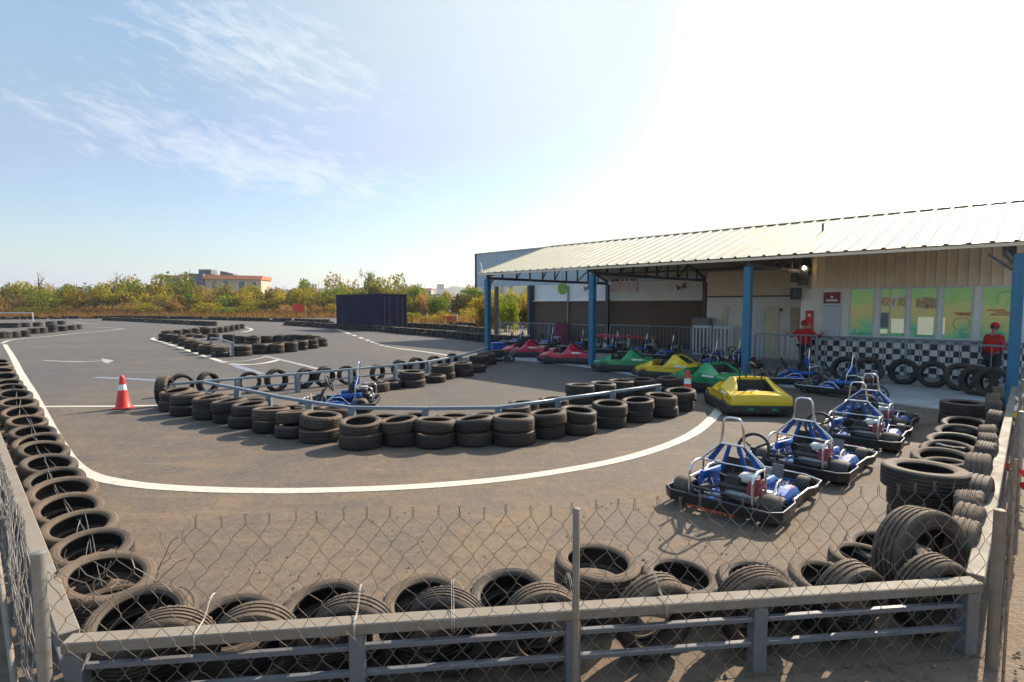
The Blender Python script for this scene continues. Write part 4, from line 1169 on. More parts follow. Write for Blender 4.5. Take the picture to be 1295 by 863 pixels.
# signs on the office wall
def board(name, label, cat, xs, ys, v, mat, dep=.04):
    (ua, za), (ub, zb_) = V(xs[0], ys[1], v), V(xs[1], ys[0], v)
    t = shed_thing(name, label, cat, None, (ua + ub) / 2, v); t.location.z = za
    ww, hh = ua - ub, zb_ - za
    MB().box((0, 0, hh / 2), (ww, dep, hh), None, .004).build('panel', mat, t)
    return t, ww, hh
t, ww, hh = board('price_board', 'tall notice board with burgundy header and rows of small print, left of the office windows', 'notice board', (1040, 1063.5), (369.5, 427), OV - .05, M['paper'])
MB().box((0, .024, hh * .875), (ww - .004, .012, hh * .25 - .004)).build('header', M['burgundy'], t)
lg = MB()
lg.prism([(-.36 * ww, 0), (.36 * ww, 0), (.30 * ww, .045 * hh), (.1 * ww, .035 * hh), (0, .055 * hh), (-.1 * ww, .035 * hh), (-.30 * ww, .045 * hh)], 0, .006)
lg.prism([(-.1 * ww, .075 * hh), (.1 * ww, .075 * hh), (.05 * ww, .12 * hh), (-.05 * ww, .12 * hh)], 0, .006)
o = lg.build('emblem', M['print_white'], t); o.rotation_euler = (PI / 2, 0, PI); o.location = (0, .032, .80 * hh)
pr = MB(); rr = random.Random(4)
for k in range(17):
    z = hh * (.70 - .04 * k); x = -.42 * ww
    while x < .4 * ww:
        l_ = rr.uniform(.05, .2) * ww
        pr.box((-(x + l_ / 2), .0225, z), (min(l_, .42 * ww - x), .004, .012 if k else .03)); x += l_ + rr.uniform(.015, .05) * ww
pr.build('print', M['print_grey'], t)
t, ww, hh = board('poster', 'narrow red and orange poster on the white wall above the leaning person', 'poster', (1018, 1029), (393, 427), OV - .03, M['red_print'])
MB().box((0, .022, hh * .38), (ww * .75, .006, hh * .3)).build('picture', M['poster_orange'], t)
em = MB(); em.prism([(-.25 * ww, 0), (.25 * ww, 0), (0, .14 * hh)], 0, .005); o = em.build('emblem', M['print_white'], t); o.rotation_euler = (PI / 2, 0, PI); o.location = (0, .024, .78 * hh)
# loudspeakers and lamp
for lab, xs, ys in (('upper black loudspeaker hung beside the office cladding', (1001, 1012), (345.5, 357)), ('lower black loudspeaker hung beside the office cladding', (1000, 1013), (364, 379))):
    (ua, za), (ub, zb_) = V(xs[0], ys[1], OV - .25), V(xs[1], ys[0], OV - .25)
    t = shed_thing('loudspeaker', lab, 'loudspeaker', 'loudspeakers beside the office', (ua + ub) / 2, OV - .25); t.location.z = za
    MB().box((0, 0, (zb_ - za) / 2), (ua - ub, .24, zb_ - za), None, .02).build('cabinet', M['black_case'], t, 40)
    gr = MB(); 
    for z, r_ in ((.36, .28), (.76, .16)): gr.lathe([(0.125, .001), (.13, r_ * (zb_ - za) * .8), (.122, r_ * (zb_ - za))], 18, 'y', (0, 0, z * (zb_ - za)))
    gr.build('driver', M['truss'], t, 40)
    MB().bar((0, -.1, (zb_ - za) / 2), (0, -.32, (zb_ - za) / 2), .05, .05).build('bracket', M['truss'], t)
ul, zl = V(1017, 339, OV - .16)
t = shed_thing('wall_lamp', 'small lit bulb on the dark panel at the end of the office cladding', 'lamp', None, ul, OV - .16); t.location.z = zl
MB().lathe([(-.07, .001), (-.05, .045), (0, .06), (.05, .045), (.07, .001)], 14, 'z').build('bulb', M['lamp'], t, 60)
MB().lathe([(.06, .035), (.14, .03), (.15, .001)], 12, 'z').build('socket', M['truss'], t, 40)

# ---------------------------------------------------------------- railings and gates in the shed
def railing(label, ua, ub, v, z, gap, group, mat='rail_blue', v2=None):
    t = shed_thing('railing', label, 'railing', group, ub, v)
    Lx = ua - ub
    dv = 0 if v2 is None else -(v2 - v)
    MB().bar((0, 0, z), (Lx, dv, z), .05, .05, ch=.006).build('top_rail', M[mat], t)
    MB().bar((0, 0, .12), (Lx, dv, .12), .04, .04).build('bottom_rail', M[mat], t)
    b = MB(); n = int(Lx / gap)
    for k in range(1, n): b.bar((Lx * k / n, dv * k / n, .14), (Lx * k / n, dv * k / n, z - .025), .022, .022)
    b.build('bars', M[mat], t)
    for f in (0, .5, 1): MB().box((Lx * f, dv * f + .0, (z - .03) / 2), (.055, .06, z - .03)).build('post', M[mat], t)
    return t
GRL = 'steel railings in the shed'
railing('blue grey railing in front of the checker wall', V(1034, 430, 3.3)[0], V(1283, 440, 3.3)[0], 3.3, 1.12, .22, GRL)
railing('blue grey railing that the person in red leans on', V(955, 430, 3.6)[0], V(1033, 430, 3.6)[0], 3.6, 1.2, .16, GRL)
railing('long thin barred railing along the open rear bay and brown wall', V(632, 408, 8.4)[0], V(768, 411, 8.4)[0], 8.4, 1.12, .2, GRL)
railing('barred railing between the long rear railing and the white gates', V(772, 414, 7.4)[0], V(874, 416, 7.4)[0], 7.4, 1.2, .19, GRL)
for lab, xa, xb in (('white barred gate left of the pair, under the grey cabinet top', 876, 899.5), ('white barred gate right of the pair, next to the white wall', 902, 927)):
    ua, ub = V(xa, 430, 6.4)[0], V(xb, 430, 6.4)[0]
    t = shed_thing('gate', lab, 'gate', 'white gates in the shed', ub, 6.4)
    w_ = ua - ub
    fr = MB(); fr.box((w_ / 2, 0, 1.27), (w_, .06, .12)); fr.box((w_ / 2, 0, .1), (w_, .05, .08))
    for x in (.03, w_ - .03): fr.box((x, 0.001, .67), (.06, .055, 1.06))
    fr.build('frame', M['white_metal'], t)
    bb = MB(); n = 5
    for k in range(1, n): bb.box((w_ * k / n, 0, .675), (.07, .03, 1.05))
    bb.build('bars', M['white_metal'], t)
(ua, za), (ub, zb_) = V(876, 416, 6.6), V(899, 402, 6.6)
t = shed_thing('cabinet', 'grey steel cabinet standing behind the left white gate', 'cabinet', None, (ua + ub) / 2, 6.62)
MB().box((0, 0, zb_ / 2), (ua - ub, .3, zb_), None, .01).build('body', M['rail_grey'], t)
MB().box((0, .155, zb_ * .5), ((ua - ub) * .9, .012, zb_ * .9), None, .004).build('door', M['rail_grey'], t)
# striped crowd barriers in the shed
def barrier(name, label, xs, ytop, v, h, mats, group='crowd barriers in the shed'):
    ua, ub = V(xs[0], ytop, v)[0], V(xs[1], ytop, v)[0]; zt_ = V((xs[0] + xs[1]) / 2, ytop, v)[1]
    t = shed_thing(name, label, 'barrier', group, ub, v)
    w_ = ua - ub
    b = MB().box((w_ / 2, 0, zt_ - h / 2), (w_, .04, h), None, .01); b.build('board', M[mats[0]], t)
    for x in (.04, w_ * .5, w_ - .04): MB().box((x, -.05, zt_ * .52), (.07, .05, zt_ * 1.04)).build('post', M[mats[1]], t)
    return t
barrier('board_barrier', 'long red board barrier on white posts in front of the brown wall', (765, 826), 424.5, 7.9, .14, ('red_body', 'print_white'))
barrier('board_barrier', 'short red board barrier beside the second blue post', (752, 775), 423.5, 8.0, .14, ('red_body', 'print_white'))
ua, ub = V(703, 430, 8.0)[0], V(719, 430, 8.0)[0]
t = shed_thing('striped_screen', 'dark red screen with pink vertical stripes at the rear railing', 'screen', None, ub, 8.0)
MB().box(((ua - ub) / 2, 0, .62), (ua - ub, .04, 1.2)).build('panel', M['maroon_dark'], t)
ss = MB()
for k in range(6): ss.box(((ua - ub) * (k + .5) / 6, .024, .62), (.05, .012, 1.1))
ss.build('stripes', M['pink_stripe'], t)
# ================================================================== OPEN KART (local x forward, y left, z up)
def make_kart(label, group):
    t = thing('open_kart', label, 'go-kart', (0, 0, 0), 0, group)
    hl, hw = .80, .62
    loop = [(-hl, -hw + .10), (-hl + .10, -hw), (-.32, -hw), (-.2, -hw + .05), (.25, -hw + .05), (.4, -hw), (hl - .14, -hw + .02), (hl, -hw + .22), (hl, hw - .22), (hl - .14, hw - .02), (.4, hw), (.25, hw - .05), (-.2, hw - .05), (-.32, hw), (-hl + .10, hw), (-hl, hw - .10)]
    # black skirt
    mb = MB(); n = len(loop); vs = []; fs = []
    for (x, y) in loop:
        k = 1 - .022 / max(abs(x), abs(y))
        vs += [(x * .985, y * .985, .085), (x, y, .182), (x * k, y * k, .182), (x * k * .985, y * k * .985, .085)]
    for i in range(n):
        j = (i + 1) % n
        for a, b in ((0, 1), (1, 2), (2, 3), (3, 0)): fs.append((4 * i + a, 4 * j + a, 4 * j + b, 4 * i + b))
    mb.add(vs, fs); mb.build('bumper_skirt', M['black_plastic'], t, 30)
    MB().tube([(x * 1.0, y * 1.0, .190) for x, y in loop[3:13]], .012, 8).build('bumper_rail', M['chrome'], t, 60)
    MB().tube([(x * .985, y * .985, .190) for x, y in (loop[12:] + loop[:4])], .012, 8).build('rear_bumper_rail', M['truss'], t, 60)
    # chassis
    c = MB()
    c.box((.12, 0, .062), (1.1, .62, .014), None, .004)
    for s in (-1, 1):
        c.tube([(-.74, s * .26, .10), (-.2, s * .30, .085), (.3, s * .30, .085), (.72, s * .24, .10)], .016, 8)
        c.tube([(.42, s * .29, .09), (.46, s * .52, .12)], .014, 8)
        c.tube([(-.36, s * .30, .09), (-.36, s * .56, .13)], .014, 8)
    c.tube([(-.72, -.5, .12), (-.72, .5, .12)], .014, 8); c.tube([(.73, -.42, .11), (.73, .42, .11)], .014, 8)
    c.build('chassis', M['blue_plastic'], t, 50)
    # wheels
    def wheel(x, y, r, w):
        h = w / 2
        prof = [(-h, r * .62), (-h, r * .84), (-h * .72, r * .98), (0, r), (h * .72, r * .98), (h, r * .84), (h, r * .62), (h * .7, r * .58), (-h * .7, r * .58)]
        wl = MB().lathe(prof, 28, 'y', closed=True).build('wheel', M['kart_rubber'], t, 40); wl.location = (x, y, r)
        rp = [(-h * .72, r * .585), (-h * .66, r * .45), (-h * .2, r * .35), (-h * .2, .02), (h * .2, .02), (h * .2, r * .35), (h * .66, r * .45), (h * .72, r * .585)]
        MB().lathe(rp, 20, 'y', closed=True).build('rim', M['chrome'], wl, 40)
    for s in (-1, 1):
        wheel(-.52, s * .47, .145, .205); wheel(.50, s * .46, .130, .135)
    MB().tube([(-.52, -.4, .145), (-.52, .4, .145)], .018, 10).build('rear_axle', M['galv'], t, 50)
    # seat
    st = MB(); prof = [(.10, .14, .16), (-.02, .115, .19), (-.16, .12, .20), (-.25, .20, .20), (-.31, .36, .19), (-.35, .52, .15), (-.36, .56, .10)]
    vs = []; fs = []
    for x, z, hwid in prof:
        for f, dz in ((-1, .12), (-.9, .03), (-.5, -.01), (0, -.015), (.5, -.01), (.9, .03), (1, .12)):
            back = z > .25
            vs.append((x + (dz * 1.0 if back else 0), f * hwid, z + (0 if back else dz)))
    for i in range(len(prof) - 1):
        for j in range(6): fs.append((i * 7 + j, i * 7 + j + 1, i * 7 + 8 + j, i * 7 + 7 + j))
    m0 = len(vs); vs += [(x - .014, y, z - .012) for x, y, z in vs]
    fs += [tuple(m0 + q for q in reversed(f)) for f in list(fs)]
    st.add(vs, fs); st.build('seat', M['seat_black'], t, 60)
    # side cushions
    for s in (-1, 1):
        MB().bar((-.50, s * .30, .33), (.02, s * .29, .29), .05, .10, ch=.012).build('side_cushion', M['blue_plastic'], t, 50)
    # roll cage: narrow head loop over a wider shoulder frame
    hoop = [(-.36, -.33, .10), (-.38, -.335, .46), (-.385, -.30, .54), (-.40, -.20, .63), (-.405, -.135, .70), (-.41, -.115, .80), (-.42, -.10, .94), (-.42, -.07, .985), (-.42, 0, .995), (-.42, .07, .985), (-.42, .10, .94), (-.41, .115, .80), (-.405, .135, .70), (-.40, .20, .63), (-.385, .30, .54), (-.38, .335, .46), (-.36, .33, .10)]
    MB().tube(smooth_path(hoop, 3), .0130, 10).build('roll_hoop', M['chrome'], t, 70)
    MB().tube([(-.405, -.135, .70), (-.405, .135, .70)], .013, 8).build('hoop_crossbar', M['chrome'], t, 60)
    MB().tube([(-.382, -.33, .48), (-.382, .33, .48)], .013, 8).build('hoop_crossbar', M['chrome'], t, 60)
    for s in (-1, 1):      # engine guard arches behind the hoop
        arch = [(-.72, s * .33, .12), (-.725, s * .33, .40), (-.70, s * .33, .47), (-.62, s * .33, .505), (-.50, s * .33, .505), (-.385, s * .33, .49)]
        MB().tube(smooth_path(arch, 3), .0135, 10).build('guard_arch', M['chrome'], t, 70)
    MB().tube([(-.715, -.33, .26), (-.715, .33, .26)], .012, 8).build('rear_crossbar', M['truss'], t, 60)
    # blue webbing from the loop to the shoulders
    for s in (-1, 1):
        a = [(-.395, s * .085, .70), (-.395, s * .125, .70), (-.375, s * .29, .50), (-.37, s * .235, .475)]
        wb = MB(); wb.add([(x, y, z) for x, y, z in a] + [(x + .03, y, z) for x, y, z in a], [(0, 1, 2, 3), (7, 6, 5, 4), (0, 4, 5, 1), (1, 5, 6, 2), (2, 6, 7, 3), (3, 7, 4, 0)])
        wb.build('backrest_strap', M['blue_fabric'], t)
        wb = MB(); a = [(-.38, s * .03, .68), (-.38, s * .065, .69), (-.36, s * .15, .42), (-.355, s * .105, .41)]
        wb.add([(x, y, z) for x, y, z in a] + [(x + .02, y, z) for x, y, z in a], [(0, 1, 2, 3), (7, 6, 5, 4), (0, 4, 5, 1), (1, 5, 6, 2), (2, 6, 7, 3), (3, 7, 4, 0)])
        wb.build('backrest_strap', M['blue_fabric'], t)
    # engine behind the seat
    eb = MB(); eb.box((-.56, .02, .235), (.24, .30, .20), None, .02); eb.box((-.55, .05, .37), (.16, .18, .10), None, .015)
    for k in range(6): eb.box((-.56, .02, .15 + .032 * k), (.262, .26, .009))
    eb.tube([(-.62, .16, .30), (-.70, .22, .28), (-.70, .30, .26)], .022, 8)
    en = eb.build('engine', M['engine_dark'], t, 40); en.location = (.06, -.12, 0.0)
    MB().box((-.54, -.09, .405), (.16, .17, .085), None, .014).build('fuel_tank', M['tank_white'], en, 50)
    fan = MB().lathe([(-.22, .03), (-.235, .10), (-.225, .15), (-.16, .165), (-.12, .15)], 24, 'y', (-.56, 0, .26))
    fan.build('fan_cover', M['engine_red'], en, 40)
    MB().lathe([(-.245, .001), (-.245, .055), (-.235, .06)], 16, 'y', (-.56, 0, .26)).build('pull_starter', M['engine_dark'], en, 40)
    ex = MB(); ex.tube([(-.62, .14, .26), (-.68, .05, .24), (-.70, -.12, .235), (-.70, -.24, .235)], [.03, .045, .05, .045], 12)
    ex.build('exhaust', M['galv'], en, 50)
    ch_ = MB().lathe([(-.008, .10), (.008, .10), (.008, .03), (-.008, .03)], 26, 'y', (-.52, .27, .145), closed=True, tooth=lambda j, i: (1.0 if i % 2 else .93) if j < 2 else 1)
    ch_.build('sprocket', M['galv'], t)
    sp = MB()
    for k in range(10): sp.tube([(-.775, .32 - .05 * k, .045), (-.755, .295 - .05 * k, .085)], .013, 6)
    sp.tube([(-.76, .34, .064), (-.76, -.18, .064)], .012, 8)
    sp.build('bumper_spring', M['orange'], t, 50)
    # cables, fuel hose, chain guard and bolts
    cb = MB()
    cb.tube(smooth_path([(-.50, -.05, .42), (-.38, -.02, .46), (-.28, -.16, .36), (-.1, -.27, .16), (.3, -.26, .11), (.58, -.18, .14)], 4), .006, 6)
    cb.tube(smooth_path([(-.58, -.02, .40), (-.66, .05, .44), (-.70, .14, .36), (-.64, .20, .30)], 4), .007, 6)
    cb.tube(smooth_path([(-.46, .16, .20), (-.3, .27, .26), (.0, .30, .16), (.5, .20, .12)], 4), .005, 6)
    cb.build('cables', M['seat_black'], t, 60)
    MB().lathe([(-.004, .03), (-.004, .085), (.004, .085), (.004, .03)], 22, 'y', (-.52, -.30, .145), closed=True).build('brake_disc', M['galv'], t, 40)
    MB().bar((-.60, .27, .20), (-.38, .27, .17), .03, .10, ch=.01).build('chain_guard', M['seat_black'], t, 40)
    MB().bar((.66, 0, .125), (.71, 0, .20), .26, .012, ch=.004).build('front_plate', M['galv'], t)
    # steering
    sw = MB(); cx, cz = .20, .55; tl = math.radians(27)
    def onw(r, a, o=0): return Vector((cx + math.sin(tl) * r * math.sin(a) + math.cos(tl) * o, r * math.cos(a), cz + math.cos(tl) * r * math.sin(a) - math.sin(tl) * o))
    sw.tube([onw(.17, 2 * PI * k / 28) for k in range(28)], .018, 10, closed=True)
    for a in (PI / 2 * 3, PI / 6, PI * 5 / 6): sw.tube([onw(.16, a), onw(.03, a, .01)], [.011, .014], 8)
    sw.lathe([(-.02, .001), (-.02, .035), (.02, .035), (.02, .001)], 12, 'z', onw(0, 0))
    wh_ = sw.build('steering_wheel', M['seat_black'], t, 50)
    MB().tube([onw(0, 0, .01), (.50, 0, .14)], .016, 8).build('steering_column', M['truss'], wh_, 50)
    fr = MB(); fr.add([(.40, -.09, .12), (.40, .09, .12), (.30, .055, .42), (.30, -.055, .42), (.46, -.09, .12), (.46, .09, .12), (.34, .055, .43), (.34, -.055, .43)], [(0, 3, 2, 1), (4, 5, 6, 7), (0, 1, 5, 4), (1, 2, 6, 5), (2, 3, 7, 6), (3, 0, 4, 7)])
    fr.build('front_panel', M['seat_black'], t)
    # pedals and front plates
    for s in (-1, 1):
        MB().bar((.60, s * .14, .10), (.64, s * .14, .30), .015, .13, up=Vector((0, 1, 0))).build('pedal', M['galv'], t)
        MB().tube([(.52, s * .30, .12), (.60, s * .10, .14), (.62, s * .02, .14)], .011, 6).build('tie_rod', M['chrome'], t, 50)
    # side pods with printed stickers
    for s in (-1, 1):
        rows = [(-.24, .03, .10), (-.20, .07, .20), (-.05, .085, .235), (.15, .085, .225), (.26, .06, .18), (.30, .03, .12)]
        vs = []; fs = []
        for x, hwid, top in rows:
            for (fy, fz) in ((-1, .07), (-1, top * .75), (-.55, top), (.55, top), (1, top * .7), (1, .07)):
                vs.append((x, s * .43 + fy * hwid, fz))
        for i in range(len(rows) - 1):
            for j in range(6):
                k = (j + 1) % 6
                fs.append((i * 6 + j, i * 6 + k, i * 6 + 6 + k, i * 6 + 6 + j))
        fs += [tuple(range(6)), tuple(reversed(range(30, 36)))]
        pod = MB(); pod.add(vs, fs); p_ = pod.build('side_pod', M['blue_plastic'], t, 35)
        d = MB(); rr = random.Random(9); d2 = MB()
        yo = s * .43
        for k in range(9):
            x = -.045 + .0235 * k
            d.box((x, yo + rr.uniform(-.008, .02), .2358 - .05 * (x + .05)), (.012, .03 + rr.uniform(-.01, .012), .003))
        d.build('sticker_print', M['print_white'], p_)
        d2.box((-.005, yo - .032, .2345), (.07, .018, .005)); d2.box((.10, yo - .032, .229), (.06, .018, .005))
        d2.build('red_sticker', M['red_print'], p_)
    # silver nerf bar on the seat side
    for s in (-1, 1):
        MB().tube([(-.30, s * .36, .12), (-.1, s * .37, .30), (.06, s * .36, .30), (.34, s * .33, .12)], .012, 8).build('side_bar', M['chrome'], t, 60)
    return t

kart0 = make_kart('blue open kart nearest the viewer, first in the parked row beside the right pile', 'blue open karts parked outside')
KT = tree_of(kart0)
used_k = [False]
def kart(loc, rz, label, group):
    if not used_k[0]:
        used_k[0] = True; kart0.location = loc; kart0.rotation_euler = (0, 0, rz); kart0['label'] = label; kart0['group'] = group; return kart0
    return dup(kart0, loc, rz, label, group, KT)
def kart_by_corner(x, y, rz, label, group, corner=(-.80, -.62)):
    q = G(x, y, .05); q.z = 0
    c, s = math.cos(rz), math.sin(rz)
    return kart(q - Vector((c * corner[0] - s * corner[1], s * corner[0] + c * corner[1], 0)), rz, label, group)
GK = 'blue open karts parked in a row'
kart_by_corner(986, 672, HEAD_B + .02, 'blue open kart nearest the front fence, first of the parked row', GK)
kart_by_corner(1071, 617, HEAD_B - .02, 'blue open kart second from the front fence in the parked row', GK)
kart_by_corner(1138, 574, HEAD_B + .04, 'blue open kart third from the front fence in the parked row', GK)
kart_by_corner(1148, 552, HEAD_B + .02, 'blue open kart at the shed end of the parked row, half in shade', GK)
q = away(G(430, 523), .55)
kart(Vector((q.x, q.y, 0)), PI + .12, 'lone blue open kart parked inside the tyre loop', 'blue open karts inside the loop')
GS2 = 'open karts stored in the shed'
def kc(x, y, rz, label): 
    q = away(G(x, y), .6); kart(Vector((q.x, q.y, .03)), rz, label, GS2)
kc(1000, 489, PI - .25, 'blue open kart standing in front of the person in red at the railing')
kc(1055, 503, PI - .9, 'dark open kart standing in the shade by the checker wall')
kc(898, 470, PI * .62, 'open kart behind the green kart, in front of the white gates')
kc(930, 468, PI * .55, 'open kart between the white gates and the third blue post')
kc(838, 456, PI - .4, 'open kart deep in the shed behind the farther yellow kart')
kc(806, 452, PI - .4, 'open kart deep in the shed in front of the long red board')
kc(770, 448, PI - .4, 'open kart deep in the shed right of the second blue post')
kc(727, 444, PI - .3, 'open kart deep in the shed left of the second blue post')
kc(690, 440, PI - .3, 'open kart deep in the shed behind the two red karts')
kc(652, 437, PI - .3, 'open kart deep in the shed behind the leftmost red kart')

# ================================================================== BODIED KART
def make_body_kart(label, mat, group):
    t = thing('bodied_kart', label, 'go-kart', (0, 0, 0), 0, group)
    hl, hw = 1.02, .66
    loop = [(-hl, -hw + .08), (-hl + .08, -hw), (hl - .35, -hw), (hl, -.34), (hl, .34), (hl - .35, hw), (-hl + .08, hw), (-hl, hw - .08)]
    mb = MB(); vs = []; fs = []; n = len(loop)
    for x, y in loop: vs += [(x, y, .06), (x * 1.01, y * 1.01, .10), (x * 1.01, y * 1.01, .19), (x, y, .225), (x * .93, y * .92, .225), (x * .93, y * .92, .06)]
    for i in range(n):
        j = (i + 1) % n
        for a in range(6): fs.append((6 * i + a, 6 * j + a, 6 * j + (a + 1) % 6, 6 * i + (a + 1) % 6))
    mb.add(vs, fs); mb.build('bumper_skirt', M['black_plastic'], t, 30)
    # body shell: stations (x, half width, shoulder z, top z, inner half width, inner floor z or None)
    S = [(.95, .26, .26, .29, .16, None), (.84, .40, .30, .34, .26, None), (.62, .545, .34, .40, .34, None), (.42, .575, .38, .50, .36, None), (.36, .58, .38, .52, .37, None),
         (.33, .58, .38, .40, .44, .12), (.05, .58, .36, .385, .44, .12), (-.02, .58, .38, .43, .44, .12), (-.20, .58, .48, .66, .36, .12), (-.22, .58, .48, .70, .35, None), (-.32, .58, .47, .70, .30, None),
         (-.34, .58, .47, .69, .29, .24), (-.68, .585, .44, .47, .37, .24), (-.70, .585, .44, .46, .38, None), (-.80, .59, .41, .435, .50, None), (-.955, .59, .39, .42, .50, None), (-.975, .585, .36, .39, .49, None), (-.985, .58, .235, .24, .47, None)]
    vs = []; fs = []; k = 11
    for x, w, sz, tz, iw, fl in S:
        iz = tz if fl is None else fl
        half = [(w, .215), (w * 1.0, sz * .55 + .09), (w * .985, sz), (iw + .04, tz), (iw, tz - .005), (iw - .01, iz)]
        row = half[:5] + [half[5], (0, iz + (.015 if fl is None else 0))]
        full = row + [(-a, b) for a, b in reversed(row[:-1])]
        k = len(full); vs += [(x, a, b) for a, b in full]
    for i in range(len(S) - 1):
        for j in range(k - 1): fs.append((i * k + j, i * k + j + 1, (i + 1) * k + j + 1, (i + 1) * k + j))
    fs.append(tuple(range(k))); fs.append(tuple(reversed(range((len(S) - 1) * k, len(S) * k))))
    sh = MB(); sh.add(vs, fs); sh.build('body_shell', mat, t, 32)
    # wheel arches
    for s in (-1, 1):
        for x, nm in ((.60, 0), (-.52, 1)):
            ar = MB(); r0 = .165
            pts = [(x + math.cos(a) * r0, s * .585, .17 + math.sin(a) * r0) for a in [PI * q / 10 for q in range(11)]]
            ar.tube(pts, .016, 8).build('wheel_arch', mat, t, 60)
            h = .075; r = .135
            wl = MB().lathe([(-h, r * .6), (-h, r * .86), (-h * .7, r), (h * .7, r), (h, r * .86), (h, r * .6)], 22, 'y', closed=True).build('wheel', M['kart_rubber'], t, 40); wl.location = (x, s * .575, .135)
            MB().lathe([(-h * .9, .02), (-h * .9, r * .59), (h * .9, r * .59), (h * .9, .02)], 16, 'y', closed=True).build('rim', M['galv'], wl, 40)
    # cockpit fittings
    st = MB(); st.box((-.12, 0, .22), (.34, .36, .10), None, .03); st.box((-.24, 0, .46), (.09, .38, .44), Matrix.Rotation(-.2, 3, 'Y'), .04)
    st.build('seat', M['seat_black'], t, 50)
    sw = MB(); tl = .7
    sw.tube([(.14 + math.sin(tl) * .14 * math.sin(a), .14 * math.cos(a), .50 + math.cos(tl) * .14 * math.sin(a)) for a in [2 * PI * q / 22 for q in range(22)]], .016, 8, closed=True)
    sw.tube([(.14, -.13, .50), (.14, .13, .50)], .012, 6); sw.tube([(.14, 0, .50), (.36, 0, .3)], .018, 8)
    sw.build('steering_wheel', M['seat_black'], t, 50)
    for s in (-1, 1):
        MB().tube([(-.31, s * .22, .6), (-.33, s * .22, .88)], .016, 8).build('flag_rod', M['seat_black'], t, 50)
    MB().tube([(-.3, -.09, .6), (-.31, -.09, .95), (-.31, 0, 1.0), (-.31, .09, .95), (-.3, .09, .6)], .02, 8).build('head_loop', M['seat_black'], t, 60)
    en = MB(); en.box((-.52, 0, .34), (.24, .34, .16), None, .03); e = en.build('engine', M['engine_dark'], t, 40)
    MB().box((-.56, .04, .445), (.16, .24, .05), None, .02).build('engine_cover', M['galv'], e, 40)
    ln_ = MB()      # dark lining of the engine bay and of the cockpit
    for xa, xb, za, zb_, ya, yb in ((-.345, -.672, .655, .455, .275, .355), (.315, -.19, .385, .50, .425, .40)):
        P = [(xa, -ya, za), (xb, -yb, zb_), (xb, yb, zb_), (xa, ya, za)]; Q = [(x, y, .255 if xa < 0 else .135) for x, y, z in P]
        ln_.add(P + Q, [(0, 1, 5, 4), (1, 2, 6, 5), (2, 3, 7, 6), (3, 0, 4, 7), (4, 5, 6, 7)])
    ln_.build('bay_lining', M['seat_black'], t)
    lb = MB()
    for s in (-1, 1):
        lb.box((-hl * 1.01 - .004, s * .22, .15), (.006, .10, .05))
    lb.build('green_mark', M['green_body'], t)
    bt = MB()
    for k_ in range(6): bt.lathe([(-.004, .001), (-.004, .010), (0, .011)], 8, 'x', (-hl * 1.012, -.50 + .2 * k_, .125))
    for s in (-1, 1):
        for k_ in range(6): bt.lathe([(-.004, .001), (-.004, .010), (0, .011)], 8, 'y', (-.8 + .26 * k_, s * (hw * 1.012), .145))
    bt.build('bolts', M['galv'], t)
    sm_ = MB()
    for s in (-1, 1): sm_.bar((-.93, s * .592, .335), (.28, s * .586, .345), .006, .008)
    sm_.build('seam', M['seat_black'], t)
    for s in (-1, 1): MB().box((-.50, s * .592, .41), (.34, .006, .05), None, .002).build('decal', M['print_white'], t)
    return t
def body_set(mat, first, first_group):
    k = make_body_kart(first, M[mat], first_group); return k, tree_of(k)
def pl(k, x, y, rz, dz=.03):
    q = away(G(x, y), .62); k.location = (q.x, q.y, dz); k.rotation_euler = (0, 0, rz)
BK = 'bodied karts parked along the shed front'
red, rt = body_set('red_body', 'red bodied kart nearest the left shed post', BK); pl(red, 663, 453, PI - .25)
r2 = dup(red, (0, 0, 0), 0, 'red bodied kart right beside the second blue post', BK, rt); pl(r2, 715, 461.5, PI - .28)
gr, gt = body_set('green_body', 'green bodied kart just right of the second blue post', BK); pl(gr, 788, 472, PI - .3)
g2 = dup(gr, (0, 0, 0), 0, 'green bodied kart behind the traffic cone, between the two yellow karts', BK, gt); pl(g2, 893, 497, PI * .68)
ye, yt = body_set('yellow_body', 'yellow bodied kart between two green karts, pointing at the loop', BK); pl(ye, 845, 482, PI - .55)
y2 = dup(ye, (0, 0, 0), 0, 'yellow bodied kart parked nearest the open karts, tail to the viewer', BK, yt); pl(y2, 941, 523, math.radians(86), .008)

# ================================================================== TRAFFIC CONES
def make_cone(label, loc):
    t = thing('traffic_cone', label, 'traffic cone', loc, R.uniform(0, 1), 'red traffic cones')
    MB().box((0, 0, .02), (.31, .31, .035), None, .012).build('base', M['cone_red'], t, 40)
    prof = [(.037, .155), (.05, .142), (.40, .082)]
    MB().lathe(prof + [(.40, .07), (.037, .13)], 28, closed=True).build('body', M['cone_red'], t, 50)
    MB().lathe([(.40, .0835), (.52, .064), (.52, .05), (.40, .07)], 28, closed=True).build('reflective_band', M['reflective'], t, 50)
    MB().lathe([(.52, .0625), (.60, .05), (.66, .048), (.70, .035), (.715, .001)], 28).build('tip', M['cone_red'], t, 50)
    return t
make_cone('red traffic cone with white band, alone on the open track by the cross line', G(156, 517))
make_cone('red traffic cone with white band, standing in front of the green kart', G(869, 507))

